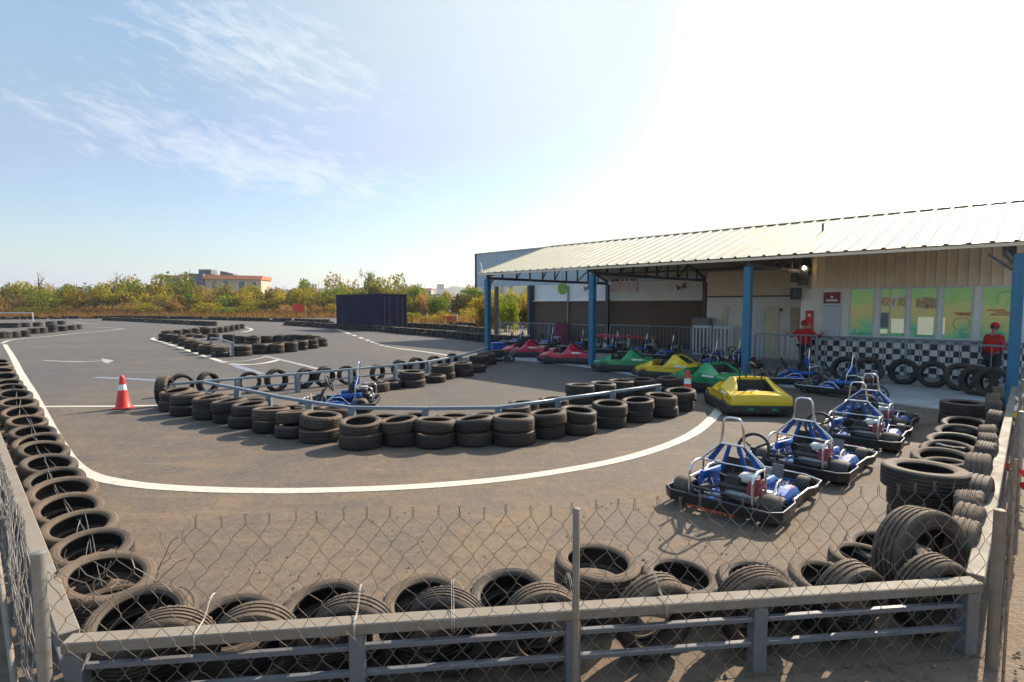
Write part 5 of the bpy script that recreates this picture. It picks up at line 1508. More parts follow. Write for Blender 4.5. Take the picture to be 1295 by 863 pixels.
# ================================================================== PEOPLE
def skin_body(name, verts, edges, mat, parent, root=0, sub=2):
    """verts = [(x,y,z,rx,ry)]"""
    me = bpy.data.meshes.new(name); me.from_pydata([v[:3] for v in verts], edges, [])
    o = bpy.data.objects.new(name, me); COL.objects.link(o)
    md = o.modifiers.new('skin', 'SKIN'); md.use_smooth_shade = True
    for i, v in enumerate(verts):
        sv = me.skin_vertices[0].data[i]; sv.radius = (v[3], v[4] if len(v) > 4 else v[3]); sv.use_root = (i == root)
    s = o.modifiers.new('sub', 'SUBSURF'); s.levels = sub; s.render_levels = sub
    dg = bpy.context.evaluated_depsgraph_get()
    m2 = bpy.data.meshes.new_from_object(o.evaluated_get(dg)); m2.materials.clear(); m2.materials.append(mat)
    bpy.data.objects.remove(o)
    for p in m2.polygons: p.use_smooth = True
    r = bpy.data.objects.new(name, m2); COL.objects.link(r)
    if parent: r.parent = parent
    return r
def person(label, loc, rz, sh, el, wr, head_tilt=0.0, lean=0.0, cap_brim=True):
    """local x = facing; sh/el/wr: offsets of shoulder, elbow, wrist for the left arm (mirrored for the right)"""
    t = thing('person', label, 'person', loc, rz)
    def lx(z): return lean * max(0, z - .85)
    hx = lx(1.36) + head_tilt * .12; hz = 1.50 - head_tilt * .06
    V_ = [(0, 0, .86, .14, .12), (lx(1.05), 0, 1.05, .125, .10), (lx(1.25), 0, 1.25, .15, .11), (lx(1.36), 0, 1.36, .07, .07), (hx * .95, 0, hz - .085, .05, .05), (hx, 0, hz, .078, .09), (hx + .015, 0, hz + .10, .066, .075)]
    E = [(0, 1), (1, 2), (2, 3), (3, 4), (4, 5), (5, 6)]
    hands = []
    for s in (1, -1):
        b = len(V_)
        S_ = Vector((lx(1.3) + sh[0], s * sh[1], sh[2])); E_ = Vector((el[0], s * el[1], el[2])); W_ = Vector((wr[0], s * wr[1], wr[2]))
        V_ += [(*S_, .06, .055), (*E_, .045, .042), (*W_, .03, .03)]
        E += [(2, b), (b, b + 1), (b + 1, b + 2)]
        hd = (W_ - E_).normalized(); hands.append((b + 2, W_, hd, s))
    for s in (1, -1):
        b = len(V_)
        V_ += [(0, s * .095, .78, .085, .085), (.02, s * .10, .46, .058, .06), (-.01, s * .105, .09, .04, .042), (.12, s * .115, .035, .035, .03)]
        E += [(0, b), (b, b + 1), (b + 1, b + 2), (b + 2, b + 3)]
    for wi, W_, hd, s in hands:                # palm, four fingers and a thumb
        side = hd.cross(Vector((0, 0, 1))); side = side.normalized() if side.length > .1 else Vector((0, s, 0))
        dn = hd.cross(side)
        if dn.z > 0: dn = -dn
        b = len(V_); V_.append((*(W_ + hd * .055), .028, .018)); E.append((wi, b))
        for k, (o_, l_) in enumerate(((-.027, .058), (-.009, .068), (.009, .064), (.027, .05))):
            c = len(V_); p = W_ + hd * .085 + side * o_; q_ = p + hd * l_ * .5 + dn * .012; r_ = q_ + hd * l_ * .35 + dn * .03
            V_ += [(*p, .009, .009), (*q_, .0085, .0085), (*r_, .007, .007)]; E += [(b, c), (c, c + 1), (c + 1, c + 2)]
        c = len(V_); p = W_ + hd * .04 + side * (-.035 * s); q_ = p + hd * .04 + side * (-.018 * s) + dn * .01
        V_ += [(*p, .011, .011), (*q_, .008, .008)]; E += [(b, c), (c, c + 1)]
    body = skin_body('body', V_, E, M['skin'], t)
    # face
    f = MB(); fx = hx + .015
    f.lathe([(0, .001), (.012, .013), (.02, .001)], 8, 'x', (fx + .072, 0, hz + .03))
    f.build('nose', M['skin'], t, 60)
    ey = MB()
    for s in (1, -1): ey.lathe([(0, .001), (.004, .010), (.008, .001)], 8, 'x', (fx + .072, s * .031, hz + .055))
    ey.box((fx + .078, 0, hz - .012), (.006, .045, .008))
    ey.build('eyes_and_mouth', M['hair'], t)
    er = MB()
    for s in (1, -1): er.lathe([(0, .001), (.01, .022), (.018, .001)], 8, 'y', (hx, s * .083, hz + .03))
    er.build('ears', M['skin'], t, 60)
    hr = MB()
    prof = [(hz + .03, .090), (hz + .09, .092), (hz + .13, .08), (hz + .17, .03), (hz + .175, .001)]
    MB().lathe(prof, 20, 'z', (hx - .012, 0, 0)).build('hair', M['hair'], t, 60)
    cp = MB(); cp.lathe([(hz + .085, .100), (hz + .13, .098), (hz + .175, .075), (hz + .20, .03), (hz + .203, .001)], 22, 'z', (hx, 0, 0))
    if cap_brim:
        cp.add([(hx + .06, -.085, hz + .088), (hx + .06, .085, hz + .088), (hx + .20, .065, hz + .07), (hx + .225, 0, hz + .073), (hx + .20, -.065, hz + .07),
                (hx + .06, -.085, hz + .098), (hx + .06, .085, hz + .098), (hx + .20, .065, hz + .08), (hx + .225, 0, hz + .083), (hx + .20, -.065, hz + .08)],
               [(0, 1, 2, 3, 4), (9, 8, 7, 6, 5), (0, 5, 6, 1), (1, 6, 7, 2), (2, 7, 8, 3), (3, 8, 9, 4), (4, 9, 5, 0)])
    cp.build('cap', M['red_cloth'], t, 50)
    # jacket
    J = [(0, 0, .80, .20, .19), (lx(1.05), 0, 1.05, .205, .19), (lx(1.25), 0, 1.25, .215, .185), (lx(1.38), 0, 1.385, .10, .10)]; JE = [(0, 1), (1, 2), (2, 3)]
    for wi, W_, hd, s in hands:
        b = len(J); S_ = V_[wi - 2]; E_ = V_[wi - 1]
        J += [(S_[0], S_[1], S_[2], .085, .08), (E_[0], E_[1], E_[2], .062, .058), (*(W_ - hd * .02), .045, .045)]; JE += [(2, b), (b, b + 1), (b + 1, b + 2)]
    skin_body('jacket', J, JE, M['red_cloth'], t)
    T = [(0, 0, .84, .175, .165)]; TE = []
    for s in (1, -1):
        b = len(T); T += [(0, s * .10, .76, .105, .105), (.02, s * .105, .46, .08, .08), (-.01, s * .108, .12, .065, .065)]; TE += [(0, b), (b, b + 1), (b + 1, b + 2)]
    skin_body('trousers', T, TE, M['trouser'], t)
    sh_ = MB()
    for s in (1, -1): sh_.box((.06, s * .11, .04), (.27, .10, .075), None, .03)
    sh_.build('shoes', M['hair'], t, 50)
    return t
p1u = V(1018, 430, 3.86)[0]
pw = W(p1u, 3.88)
face_out = math.atan2(-B.y, -B.x)
person('person in red jacket and cap leaning on the railing with both arms spread wide', (pw.x, pw.y, .03), face_out, (.02, .20, 1.30), (.08, .40, 1.10), (.20, .54, 1.235), head_tilt=.5, lean=.14)
p2u = V(1254, 470, 3.95)[0]
pw = W(p2u, 3.95)
person('person in red jacket and red cap standing side-on behind the railing by the right post', (pw.x, pw.y, .03), 0.12, (0, .20, 1.29), (.02, .25, 1.03), (.22, .17, .98), head_tilt=.1, lean=.03)
# ================================================================== CONTAINER
cc = G(480, 419); D1 = Vector((math.cos(math.radians(121)), math.sin(math.radians(121)), 0)); 
def cont():
    Lc, Wc, Hc = 6.6, 2.9, 3.15
    ang = math.radians(139)           # long side runs back to the left
    t = thing('shipping_container', 'navy blue shipping container standing behind the far tyre barrier', 'container', cc, ang)
    # local x along the long side, local y to the left of it; the short side runs along -y
    def corr(p0, p1, n, z0, z1, dep, out):
        p0, p1 = Vector(p0), Vector(p1); d = (p1 - p0); vs = []; fs = []; pr = []
        for i in range(n):
            for f, k in ((0, 0), (.28, 0), (.40, 1), (.78, 1), (.90, 0)): pr.append(((i + f) / n, k))
        pr.append((1, 0)); m = len(pr)
        for z in (z0, z1): vs += [p0 + d * f + Vector(out) * (-dep * k) + Vector((0, 0, z)) for f, k in pr]
        for i in range(m - 1): fs.append((i, i + 1, m + i + 1, m + i))
        mb = MB(); mb.add(vs, fs); return mb
    corr((0.1, 0, 0), (Lc - .1, 0, 0), 20, .16, Hc - .1, .02, (0, 1, 0)).build('side_wall', M['container'], t)
    corr((0.1, -Wc, 0), (Lc - .1, -Wc, 0), 20, .16, Hc - .1, .045, (0, -1, 0)).build('side_wall', M['container'], t)
    for y0, y1 in ((-.1, -Wc / 2 - .01), (-Wc / 2 + .01 - .02, -Wc + .1)):
        d = MB().box((.03, (y0 + y1) / 2, Hc / 2), (.05, abs(y1 - y0), Hc - .3), None, .01).build('door', M['container'], t)
        for f in (.3, .7): MB().tube([(-.02, y0 + (y1 - y0) * f, .2), (-.02, y0 + (y1 - y0) * f, Hc - .2)], .022, 8).build('lock_rod', M['truss'], d)
    MB().box((Lc - .03, -Wc / 2, Hc / 2), (.05, Wc - .2, Hc - .3)).build('end_wall', M['container'], t)
    f = MB()
    for x in (.05, Lc - .05):
        for y in (-.05, -Wc + .05): f.box((x, y, Hc / 2), (.12, .12, Hc), None, .01)
    for z in (.09, Hc - .06):
        for y in (-.05, -Wc + .05): f.box((Lc / 2, y, z), (Lc - .13, .10, .12))
        for x in (.05, Lc - .05): f.box((x, -Wc / 2, z), (.10, Wc - .23, .118))
    f.build('frame', M['container'], t)
    MB().box((Lc / 2, -Wc / 2, Hc - .04), (Lc - .12, Wc - .12, .03)).build('roof', M['container'], t)
cont()
# red board right of the container and the red flag
q0, q1 = G(540, 411), G(580, 412.5)
t = thing('board_barrier', 'low red board on white posts right of the navy container', 'barrier', q0, math.atan2((q1 - q0).y, (q1 - q0).x)); l_ = (q1 - q0).length
MB().box((l_ / 2, 0, .78), (l_, .05, .5), None, .01).build('board', M['red_body'], t)
for f in (0.02, .98): MB().box((l_ * f, -.06, .6), (.14, .08, 1.25)).build('post', M['print_white'], t)
q = G(386, 407)
t = thing('red_flag', 'red marker flag on a thin pole beyond the far tyre barrier', 'flag', (q.x, q.y, 0), 0)
MB().tube([(0, 0, 0), (0, 0, 2.3)], .03, 8).build('pole', M['galv'], t)
fl_ = MB(); vs = []; fs = []
for i in range(7):
    x = -1.25 * i / 6
    for z in (0, 1):
        vs.append((x * 1.35, .12 * math.sin(i * 1.1), 2.35 - .1 * i / 6 - (1 - z) * (1.05 - .45 * abs(i - 2) / 4)))
    if i: fs.append((2 * i - 2, 2 * i, 2 * i + 1, 2 * i - 1))
m0 = len(vs); vs += [(a, b + .012, c) for a, b, c in vs]; fs += [tuple(m0 + k for k in reversed(f)) for f in list(fs)]
fl_.add(vs, fs); fl_.build('cloth', M['cone_red'], t, 60)
# a white frame by the left bend
q = G(2, 407); t = thing('tube_frame', 'long pale tube frame standing behind the tyres at the far left bend', 'frame', (q.x, q.y, 0), 0)
MB().tube([(-4, 0, 0), (-4, 0, 1.15), (4.2, 0, 1.15), (4.2, 0, 0)], .05, 8).build('tube', M['white_metal'], t)
# trolley at the left shed post
q = G(641, 459); t = thing('hand_trolley', 'small blue hand trolley on the slab edge near the left shed post', 'trolley', (q.x, q.y, .02), -.5)
MB().tube([(-.35, -.15, .12), (.1, -.15, .18), (.35, -.15, .5)], .025, 8).tube([(-.35, .15, .12), (.1, .15, .18), (.35, .15, .5)], .025, 8).tube([(.35, -.15, .5), (.35, .15, .5)], .025, 8).tube([(-.35, -.15, .12), (-.35, .15, .12)], .025, 8).build('frame', M['rail_blue'], t, 50)
for s in (-1, 1):
    wl = MB().lathe([(-.03, .05), (-.03, .12), (.03, .12), (.03, .05)], 16, 'y', closed=True).build('wheel', M['kart_rubber'], t, 40); wl.location = (.1, s * .2, .12)
q = G(622, 449); t = thing('tool_box', 'blue box standing at the foot of the left shed post', 'box', (q.x + .25, q.y - .1, .02), .4)
MB().box((0, 0, .24), (.6, .4, .46), None, .03).build('body', M['blue_plastic'], t, 40); MB().box((0, 0, .5), (.63, .43, .06), None, .02).build('lid', M['blue_plastic'], t, 40)

# ================================================================== SCRUB
LR = random.Random(21)
def crown_mesh(mat, clumps, n, size, dry=0.0, name='crown', zfl=1.0):
    """leaf cards through the volume of several uneven clumps; clumps = (x,y,z,rx,ry,rz)"""
    mb = MB(); vs = []; fs = []
    tot = sum(c[3] * c[4] * c[5] for c in clumps)
    for c in clumps:
        k = int(n * c[3] * c[4] * c[5] / tot)
        for _ in range(k):
            while True:
                p = Vector((LR.uniform(-1, 1), LR.uniform(-1, 1), LR.uniform(-1, 1)))
                l = p.length
                if .25 < l < 1 and LR.random() < .35 + l * .65: break
            l2 = 1 + .22 * math.sin(p.x * 7 + c[0] * 3) * math.sin(p.z * 6 + c[1]) + .12 * LR.random()
            q = Vector((c[0] + p.x * c[3] * l2, c[1] + p.y * c[4] * l2, max(.05, c[2] + p.z * c[5] * l2)))
            s = size * LR.uniform(.55, 1.3)
            a = Vector((LR.gauss(0, 1), LR.gauss(0, 1), LR.gauss(0, .8))).normalized(); b = a.orthogonal().normalized()
            b = (Matrix.Rotation(LR.uniform(0, 6.28), 3, a) @ b); c2 = a.cross(b)
            i = len(vs)
            vs += [q - b * s, q + c2 * s * .42, q + b * s, q - c2 * s * .42]
            fs.append((i, i + 1, i + 2, i + 3))
    mb.add(vs, fs)
    o = mb.build(name, mat); me = o.data; bpy.data.objects.remove(o); return me
def clumps(n, w, h):
    out = []
    for i in range(n):
        x = LR.uniform(-.5, .5) * w; r = LR.uniform(.28, .46)
        out.append((x, LR.uniform(-.35, .35) * w, h * LR.uniform(.25, .78), w * r * .55, w * r * .5, h * LR.uniform(.18, .30)))
    out.append((0, 0, h * .38, w * .42, w * .4, h * .34)); return out
def twigs(n, h, spread):
    mb = MB()
    for _ in range(n):
        p = Vector((LR.uniform(-.2, .2) * spread, LR.uniform(-.2, .2) * spread, 0)); d = Vector((LR.uniform(-.4, .4), LR.uniform(-.4, .4), 1)); pts = [p]; L_ = h * LR.uniform(.55, 1.0)
        for k in range(4):
            p = p + d * L_ / 4; d = d + Vector((LR.uniform(-.25, .25), LR.uniform(-.25, .25), 0)); pts.append(p)
        mb.tube(pts, [.06, .05, .035, .022, .01], 5)
    o = mb.build('stem', M['bark']); me = o.data; bpy.data.objects.remove(o); return me
BUSH = {}
for nm, mt in (('olive', 'leaf_olive'), ('green', 'leaf_green'), ('golden', 'leaf_gold')):
    BUSH[nm] = [(crown_mesh(M[mt], clumps(5, 4.6, 4.0), 2000, .19), twigs(7, 3.4, 3.0)) for _ in range(3)]
DRY = [(crown_mesh(M['leaf_dry'], clumps(4, 3.0, 2.0), 900, .15), twigs(9, 2.4, 2.5)) for _ in range(2)]
cnt = {}
def place_plant(name, label, cat, pair, loc, s, rz, group):
    t = thing(name, label, cat, loc, rz, group); t.scale = s if isinstance(s, tuple) else (s, s, s)
    for nm, me in (('foliage', pair[0]), ('stem', pair[1])):
        o = bpy.data.objects.new(nm, me); COL.objects.link(o); o.parent = t
    return t
GBUSH = 'scrub belt beyond the far tyre barrier'
def belt(x0, x1, d0, d1, n, tops, kinds, row):
    for i in range(n):
        x = x0 + (x1 - x0) * (i + LR.uniform(-.3, .3)) / (n - 1)
        d = LR.uniform(d0, d1)
        X = (x - CX) / FPX * d
        top = tops(x) + LR.uniform(-2, 7)
        h = max(1.2, CAMH + (HOR - top) * d / FPX)
        k = LR.choices(['olive', 'green', 'golden', 'dry'], kinds(x))[0]
        cnt[(row, k)] = cnt.get((row, k), 0)
        lab = f'{ {"olive": "olive leaved", "green": "green leaved", "golden": "yellow leaved", "dry": "dry brown"}[k]} bush, {nth(cnt[(row, k)])} such from the left in the {row}'
        cnt[(row, k)] += 1
        pair = LR.choice(DRY if k == 'dry' else BUSH[k])
        base_h = 2.2 if k == 'dry' else 4.2
        sz = h / base_h * (LR.uniform(.75, 1.0) if k == 'dry' else 1)
        wd = d / FPX * (x1 - x0) / (n - 1) * 2.3 / 4.6
        place_plant('bush', lab, 'bush', pair, (X, d, 0), (wd * LR.uniform(.85, 1.3), wd * LR.uniform(.8, 1.2), sz), LR.uniform(0, 6.28), GBUSH)
tp = lambda x: 346 + 3 * math.sin(x * .021) + (4 if x < 130 else 0) + (9 if 235 < x < 340 else 0)
belt(-60, 520, 118, 130, 36, tp, lambda x: (6, 3, 4, 1), 'rear scrub row')
belt(-60, 440, 107, 114, 30, lambda x: tp(x) + 12, lambda x: (5, 2, 4, 3), 'middle scrub row')
belt(-60, 440, 99, 104, 30, lambda x: tp(x) + 27, lambda x: (2, 1, 1, 9), 'front scrub row')
belt(515, 690, 74, 92, 14, lambda x: 366 - (8 if x > 560 else 0), lambda x: (4, 5, 4, 1), 'scrub right of the container')
belt(520, 640, 60, 68, 7, lambda x: 388, lambda x: (3, 3, 3, 3), 'low scrub by the red board')
belt(612, 700, 46, 56, 7, lambda x: 372 - (10 if x > 640 else 0), lambda x: (1, 1, 8, 1), 'thicket behind the shed')
# dry grass along the foot of the scrub
gr_ = MB(); vs = []; fs = []
for _ in range(9000):
    x = LR.uniform(-60, 640); d = LR.uniform(93, 100)
    if x > 515: d = LR.uniform(56, 66)
    p = Vector(((x - CX) / FPX * d, d, 0)); hgt = LR.uniform(.4, 1.4); a = LR.uniform(0, 3.14); wv = Vector((math.cos(a), math.sin(a), 0)) * .05; tip = p + Vector((LR.uniform(-.3, .3), LR.uniform(-.3, .3), hgt))
    i = len(vs); vs += [p - wv, p + wv, tip]; fs.append((i, i + 1, i + 2))
gr_.add(vs, fs); tag(gr_.build('dry_grass', M['leaf_dry']), 'dry brown grass along the foot of the far scrub', 'grass', kind='stuff')

# single taller trees
def tree(label, x, d, top, crown_w, mat, crown_n, trunk_frac=.5, lean=0.0, size=.22):
    h = CAMH + (HOR - top) * d / FPX; X = (x - CX) / FPX * d
    t = thing('tree', label, 'tree', (X, d, 0), LR.uniform(0, 6.28))
    tr = MB(); tr.tube([(0, 0, 0), (.05 * h * lean, 0, h * .35), (.12 * h * lean, .1, h * .65), (.2 * h * lean, .1, h * .93)], [.03 * h * .5, .02 * h * .6, .011 * h, .004 * h], 8)
    for k in range(5):
        a = LR.uniform(0, 6.28); z = h * LR.uniform(trunk_frac, .85)
        tr.tube([(.1 * h * lean, .05, z - .05 * h), (.1 * h * lean + math.cos(a) * crown_w * .25, math.sin(a) * crown_w * .25, z + .05 * h), (.1 * h * lean + math.cos(a) * crown_w * .45, math.sin(a) * crown_w * .45, z + .08 * h)], [.008 * h, .005 * h, .002 * h], 6)
    tr.build('trunk', M['bark'], t, 60)
    cl = []
    for k in range(6):
        cl.append((.15 * h * lean + LR.uniform(-.32, .32) * crown_w, LR.uniform(-.3, .3) * crown_w, h * LR.uniform(trunk_frac + .1, .92), crown_w * LR.uniform(.16, .3), crown_w * .22, h * LR.uniform(.05, .12)))
    o = bpy.data.objects.new('crown', crown_mesh(M[mat], cl, crown_n, size)); COL.objects.link(o); o.parent = t
    return t
tree('slim lone tree with a small tuft of leaves rising behind the navy container', 463, 116, 341, 3.2, 'leaf_green', 260, .72, .5, .2)
tree('thin bare topped tree standing above the scrub near the left edge', 53, 116, 340, 2.0, 'leaf_dry', 110, .5, .1, .16)
tree('rounded green tree right of the navy container', 523, 110, 364, 6.5, 'leaf_green', 900, .25, 0, .3)
tree('bushy yellow green tree above the scrub left of the far house', 205, 115, 347, 8.0, 'leaf_olive', 1400, .2, 0, .24)
tree('sparse twiggy tree above the scrub left of the bushy tree', 150, 116, 341, 3.0, 'leaf_dry', 130, .5, .1, .16)
tree('small green tree growing just left of the shed warehouse', 598, 88, 366, 5.5, 'leaf_green', 900, .2, 0, .24)

# ================================================================== FAR BUILDINGS
def far_house():
    d = 150.0; k = d / FPX
    def X(x): return (x - CX) * k
    def Z(y): return CAMH + (HOR - y) * k
    t = thing('house', 'two storey house with beige wall, terracotta roof edge and grey stair tower beyond the scrub', 'house', (X(290), d, 0), .10)
    x0, x1 = X(262) - X(290), X(330) - X(290)
    MB().box(((x0 + x1) / 2, 4, Z(353) / 2), (x1 - x0, 8, Z(353))).build('wall', M['beige_wall'], t)
    rf = MB(); rf.add([(x0 - .2, -.7, Z(353)), (x1 + .3, -.7, Z(353) - .2), (x1 + .3, .5, Z(347.8) - .3), (x0 - .2, .5, Z(347.8)), (x0 - .2, 8, Z(347.8)), (x1 + .3, 8, Z(347.8) - .3), (x0 - .2, 8, Z(353)), (x1 + .3, 8, Z(353) - .2)], [(0, 1, 2, 3), (3, 2, 5, 4), (4, 5, 7, 6), (0, 3, 4, 6), (1, 7, 5, 2), (0, 6, 7, 1)])
    rf.build('roof', M['terracotta'], t)
    tx0, tx1 = X(245) - X(290), X(262) - X(290)
    MB().box(((tx0 + tx1) / 2, 3.2, Z(347) / 2), (tx1 - tx0 - .01, 7.6, Z(347))).build('tower', M['grey_wall'], t)
    hx0, hx1 = X(252) - X(290), X(267) - X(290)
    MB().box(((hx0 + hx1) / 2, 3.6, (Z(341) + Z(347)) / 2 + .01), (hx1 - hx0, 4, Z(341) - Z(347))).build('stair_head', M['grey_wall'], t)
    wx0, wx1 = X(277) - X(290), X(293) - X(290)
    cb = MB(); cb.add([(wx0, 2, Z(348)), (wx1, 2, Z(348)), (wx1, 2, Z(346.5)), (wx0 + .6, 2, Z(343)), (wx0, 2, Z(343)), (wx0, 5, Z(348)), (wx1, 5, Z(348)), (wx1, 5, Z(346.5)), (wx0 + .6, 5, Z(343)), (wx0, 5, Z(343))], [(0, 1, 2, 3, 4), (9, 8, 7, 6, 5), (0, 4, 9, 5), (1, 6, 7, 2), (2, 7, 8, 3), (3, 8, 9, 4)])
    cb.build('roof_shed', M['grey_wall'], t)
    for a, b, yt, yb in ((271, 277, 355, 365), (284, 291, 355.5, 366), (303, 310.5, 356, 368), (320, 324, 357, 365)):
        xa, xb = X(a) - X(290), X(b) - X(290)
        w_ = MB().box(((xa + xb) / 2, -.04, (Z(yt) + Z(yb)) / 2), (xb - xa + .3, .1, Z(yt) - Z(yb) + .3)).build('window', M['pale_wall'], t)
        MB().box(((xa + xb) / 2, -.1, (Z(yt) + Z(yb)) / 2), (xb - xa, .04, Z(yt) - Z(yb))).build('pane', M['glass'], w_)
    for yy in (356, 366):
        w_ = MB().box(((tx0 + tx1) / 2, -.64, Z(yy)), (1.2, .1, 1.6)).build('window', M['glass'], t)
far_house()
def far_block(label, x0, x1, top, d, mat, roof, wins=3, par=None):
    k = d / FPX; h = CAMH + (HOR - top) * k; w_ = (x1 - x0) * k
    t = thing('far_building', label, 'building', ((x0 + x1) / 2 * k - CX * k, d, 0), LR.uniform(-.2, .2))
    MB().box((0, w_ * .3, h / 2), (w_, w_ * .6, h)).build('wall', M[mat], t)
    MB().box((0, w_ * .3, h + .15), (w_ + .5, w_ * .6 + .5, .3)).build('roof', M[roof], t)
    for i in range(wins):
        x = -w_ / 2 + w_ * (i + .5) / wins
        for z in ((h - 1.6), (h - 4.6)):
            if z > 1: MB().box((x, -.03, z), (w_ / wins * .45, .08, 1.5)).build('window', M['glass'], t)
far_block('small pale building half hidden by scrub left of the terracotta house', 211, 232, 350, 170, 'pale_wall', 'terracotta', 3)
far_block('narrow white building next to the grey stair tower', 231, 246, 348, 190, 'pale_wall', 'pale_wall', 2)
far_block('white flat roofed building beyond the container', 508, 519, 364, 230, 'pale_wall', 'pale_wall', 2)
far_block('wide orange and cream building beyond the container', 524, 546, 366, 240, 'beige_wall', 'terracotta', 4)
far_block('low grey roofed house showing over the scrub right of the container', 536, 566, 374, 150, 'pale_wall', 'grey_wall', 3)
far_block('pale distant apartment block in the haze', 553, 562, 360, 700, 'pale_wall', 'pale_wall', 3)
far_block('pale distant building in the haze, left of the container tree', 395, 402, 360, 600, 'pale_wall', 'grey_wall', 2)
# ridges
def ridge(name, pts, d, depth, seed):
    rr = random.Random(seed); k = d / FPX; vs = []; fs = []
    P = smooth_path([Vector((x, y, 0)) for x, y in pts], 10)
    rows = 7
    for i, p in enumerate(P):
        X = (p.x - CX) * k; top = CAMH + (HOR - p.y) * k + rr.uniform(-.4, .7) * k
        for j in range(rows):
            f = j / (rows - 1); z = top * math.sin(min(1, f * 1.02) * PI / 2) if f <= 1 else top
            vs.append((X + rr.uniform(-2, 2), d + depth * f + rr.uniform(-3, 3), max(-1, z + rr.uniform(-.02, .02) * top) if j else -2))
        vs.append((X, d + depth * 2, -2))
    r_ = rows + 1
    for i in range(len(P) - 1):
        for j in range(rows): fs.append((i * r_ + j, (i + 1) * r_ + j, (i + 1) * r_ + j + 1, i * r_ + j + 1))
    mb = MB(); mb.add(vs, fs); tag(mb.build(name, M['hill'], None, 60), kind='structure')
ridge('far_hills', [(-200, 362), (-60, 359), (40, 360), (120, 361), (200, 363), (300, 363), (380, 361), (420, 360), (470, 361), (520, 362), (545, 361), (562, 358), (580, 360), (615, 362), (660, 364), (760, 364), (900, 362), (1100, 360), (1300, 358), (1600, 356)], 1500, 300, 5)
ridge('near_hill', [(483, 366), (495, 362), (505, 360.5), (516, 361), (530, 366)], 600, 60, 6)
ridge('near_hill', [(570, 374), (590, 362), (602, 352), (620, 345), (660, 343), (720, 350), (780, 362)], 420, 80, 7)

# loose stones and grit outside the front rail and along the right fence
gv = MB(); gr2 = random.Random(31)
for k in range(1100):
    if k < 520: p = RC_L + F * gr2.uniform(-.3, 6.2) - NF * abs(gr2.gauss(.15, .25)) 
    elif k < 800: p = RC_R + RD * gr2.uniform(-.5, 9) - NR * gr2.uniform(.25, 2.2)
    else: p = RC_L + F * gr2.uniform(.3, 5.2) + NF * gr2.uniform(.3, 3.0)
    r_ = gr2.uniform(.004, .014) * (1.6 if k < 800 and gr2.random() < .12 else 1)
    c = Vector((p.x, p.y, .006 + r_ * .3)); q = [c + Vector((gr2.uniform(.7, 1.3) * r_ * x, gr2.uniform(.7, 1.3) * r_ * y, gr2.uniform(.5, .9) * r_ * z)) for x, y, z in ((1, 0, 0), (0, 1, 0), (-1, 0, 0), (0, -1, 0), (0, 0, 1))]
    gv.add(q, [(0, 1, 4), (1, 2, 4), (2, 3, 4), (3, 0, 4)])
tag(gv.build('gravel', M['dirt']), 'loose stones and grit scattered along the rails', 'gravel', kind='stuff')

# the air of a hazy morning
hm = bpy.data.materials.new('haze_air'); hm.use_nodes = True; hn = hm.node_tree; hn.nodes.clear()
ho = node(hn, 'ShaderNodeOutputMaterial'); hv = node(hn, 'ShaderNodeVolumePrincipled'); hn.links.new(hv.outputs[0], ho.inputs['Volume'])
hv.inputs['Color'].default_value = (0.86, 0.90, 0.96, 1); hv.inputs['Density'].default_value = 0.00028; hv.inputs['Anisotropy'].default_value = 0.35
hb = MB(); hb.box((0, 1290, 44.5), (5600, 2700, 94))
tag(hb.build('haze', hm), 'pale morning haze filling the air over the track', 'haze', kind='stuff')

# wires that lace the left row of tyres together, and the strings that tie the front tyres to the beam
lw = MB(); wr = random.Random(8); pts = []
for i, p in enumerate(pix[:15]):
    q = G(p[0], p[1], 0.36)
    pts += [Vector((q.x, q.y, .46)) + A * .17 + NL * wr.uniform(-.06, .06), Vector((q.x, q.y, .36)) + NL * wr.uniform(-.05, .08), Vector((q.x, q.y, .40)) - A * .13 + NL * wr.uniform(-.05, .06)]
lw.tube(smooth_path(pts, 3), .0020, 5)
tag(lw.build('tie_wire', M['wire_pale'], None, 60), 'thin wire lacing together the tyres of the left rail row', 'wire')
for i, x in enumerate((245, 447, 571, 728, 842)):
    s = along_front(x); c = RC_L + F * s
    tw = MB()
    for k in range(2):
        o_ = F * (.012 * k + wr.uniform(-.005, .005))
        tw.tube(smooth_path([c + o_ + NF * v_ + Vector((0, 0, z_)) for v_, z_ in ((-.008, .40), (-.010, .475), (.05, .485), (.12, .50), (.20, .56), (.27, .555), (.31, .47))], 4), .0019, 5)
    tag(tw.build('tie_string', M['string'], None, 60), f'pale string tying a standing tyre to the front beam, {nth(i)} from the left', 'string', 'strings on the front beam')
# ================================================================== LIGHT, SKY
SUN_EL, SUN_AZ = math.radians(34.5), math.radians(43.0)     # azimuth to the right of straight ahead
sd = bpy.data.lights.new('sun', 'SUN'); sd.energy = 5.0; sd.angle = math.radians(0.55); sd.color = (1.0, 0.87, 0.70)
so = bpy.data.objects.new('sun', sd); COL.objects.link(so)
to_sun = Vector((math.sin(SUN_AZ) * math.cos(SUN_EL), math.cos(SUN_AZ) * math.cos(SUN_EL), math.sin(SUN_EL)))
so.rotation_euler = to_sun.to_track_quat('Z', 'Y').to_euler()
so.location = to_sun * 60
w = bpy.data.worlds.new('World'); scene.world = w; w.use_nodes = True
nt = w.node_tree; nt.nodes.clear()
out = node(nt, 'ShaderNodeOutputWorld'); bg = node(nt, 'ShaderNodeBackground'); nt.links.new(bg.outputs[0], out.inputs[0])
sky = node(nt, 'ShaderNodeTexSky', sky_type='NISHITA')
sky.sun_disc = False; sky.sun_elevation = SUN_EL; sky.sun_rotation = SUN_AZ
sky.air_density = 1.0; sky.dust_density = 1.1; sky.ozone_density = 1.6; sky.altitude = 10
tc = node(nt, 'ShaderNodeTexCoord')
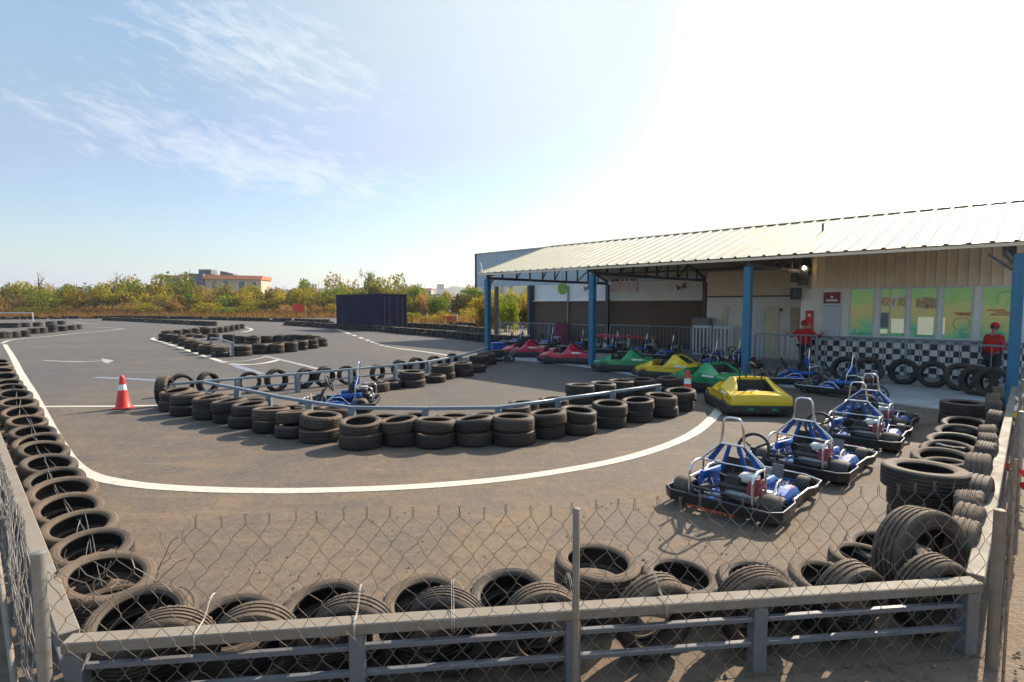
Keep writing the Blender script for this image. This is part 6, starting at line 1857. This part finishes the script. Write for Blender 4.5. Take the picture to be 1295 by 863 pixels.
sep = node(nt, 'ShaderNodeSeparateXYZ'); nt.links.new(tc.outputs['Generated'], sep.inputs[0])
az = math_n(nt, 'ARCTAN2', sep.outputs[0], sep.outputs[1]); el = math_n(nt, 'ARCSINE', sep.outputs[2])
cmb = node(nt, 'ShaderNodeCombineXYZ')
# thin wind-drawn cirrus: streaks run down to the right
nt.links.new(math_n(nt, 'ADD', math_n(nt, 'MULTIPLY', az, 9.0), math_n(nt, 'MULTIPLY', el, 2.0)), cmb.inputs[0])
nt.links.new(math_n(nt, 'ADD', math_n(nt, 'MULTIPLY', el, 27.0), math_n(nt, 'MULTIPLY', az, 6.0)), cmb.inputs[1])
n1 = noise(nt, cmb.outputs[0], 2.3, 9, 0.68, 0.5)
cm2 = node(nt, 'ShaderNodeCombineXYZ'); nt.links.new(math_n(nt, 'MULTIPLY', az, 2.4), cm2.inputs[0]); nt.links.new(math_n(nt, 'MULTIPLY', el, 5.0), cm2.inputs[1]); cm2.inputs[2].default_value = 3.4
n2 = noise(nt, cm2.outputs[0], 1.3, 3, 0.5)
def bell(v, c, s):
    d = math_n(nt, 'DIVIDE', math_n(nt, 'SUBTRACT', v, c), s)
    return math_n(nt, 'EXPONENT', math_n(nt, 'MULTIPLY', math_n(nt, 'MULTIPLY', d, d), -1.0))
m1 = math_n(nt, 'MULTIPLY', bell(az, -0.40, .24), bell(math_n(nt, 'ADD', el, math_n(nt, 'MULTIPLY', az, .10)), .345, .085))
m2 = math_n(nt, 'MULTIPLY', bell(az, -0.42, .32), bell(math_n(nt, 'ADD', el, math_n(nt, 'MULTIPLY', az, .14)), .165, .05))
m3 = math_n(nt, 'ADD', math_n(nt, 'ADD', math_n(nt, 'MULTIPLY', m1, .26), math_n(nt, 'MULTIPLY', m2, .29)), math_n(nt, 'MULTIPLY', n2, .10))
cf = ramp(nt, math_n(nt, 'ADD', math_n(nt, 'MULTIPLY', n1, .80), m3), [(0.585, 0.0), (0.79, 0.42), (0.97, 0.6)])
# pale haze low over the horizon, brighter towards the sun
hz_f = math_n(nt, 'EXPONENT', math_n(nt, 'MULTIPLY', math_n(nt, 'MAXIMUM', el, 0.0), -3.6))
pale = mix(nt, hz_f, (1.45, 2.65, 4.3), (3.7, 4.2, 4.65))
vd = node(nt, 'ShaderNodeVectorMath', operation='DOT_PRODUCT'); nt.links.new(tc.outputs['Generated'], vd.inputs[0]); vd.inputs[1].default_value = to_sun
glow = ramp(nt, vd.outputs['Value'], [(0.40, 0.0), (0.84, 1.0)])
pale = mix(nt, glow, pale, (4.7, 5.25, 5.5))
base = mix(nt, 1.0, sky.outputs[0], pale, 'LIGHTEN')
cloud = mix(nt, cf, base, (6.0, 6.1, 6.2))
nt.links.new(cloud, bg.inputs['Color'])
bg.inputs['Strength'].default_value = 0.108

vs_ = scene.view_settings
scene.display_settings.display_device = 'sRGB'
vs_.view_transform = 'Standard'; vs_.look = 'None'; vs_.gamma = 1.0; vs_.use_curve_mapping = False
vs_.exposure = 0.72
cy = scene.cycles
cy.max_bounces = 6; cy.diffuse_bounces = 3; cy.glossy_bounces = 3; cy.transmission_bounces = 4; cy.volume_bounces = 0
cy.use_denoising = True
cy.caustics_reflective = False; cy.caustics_refractive = False
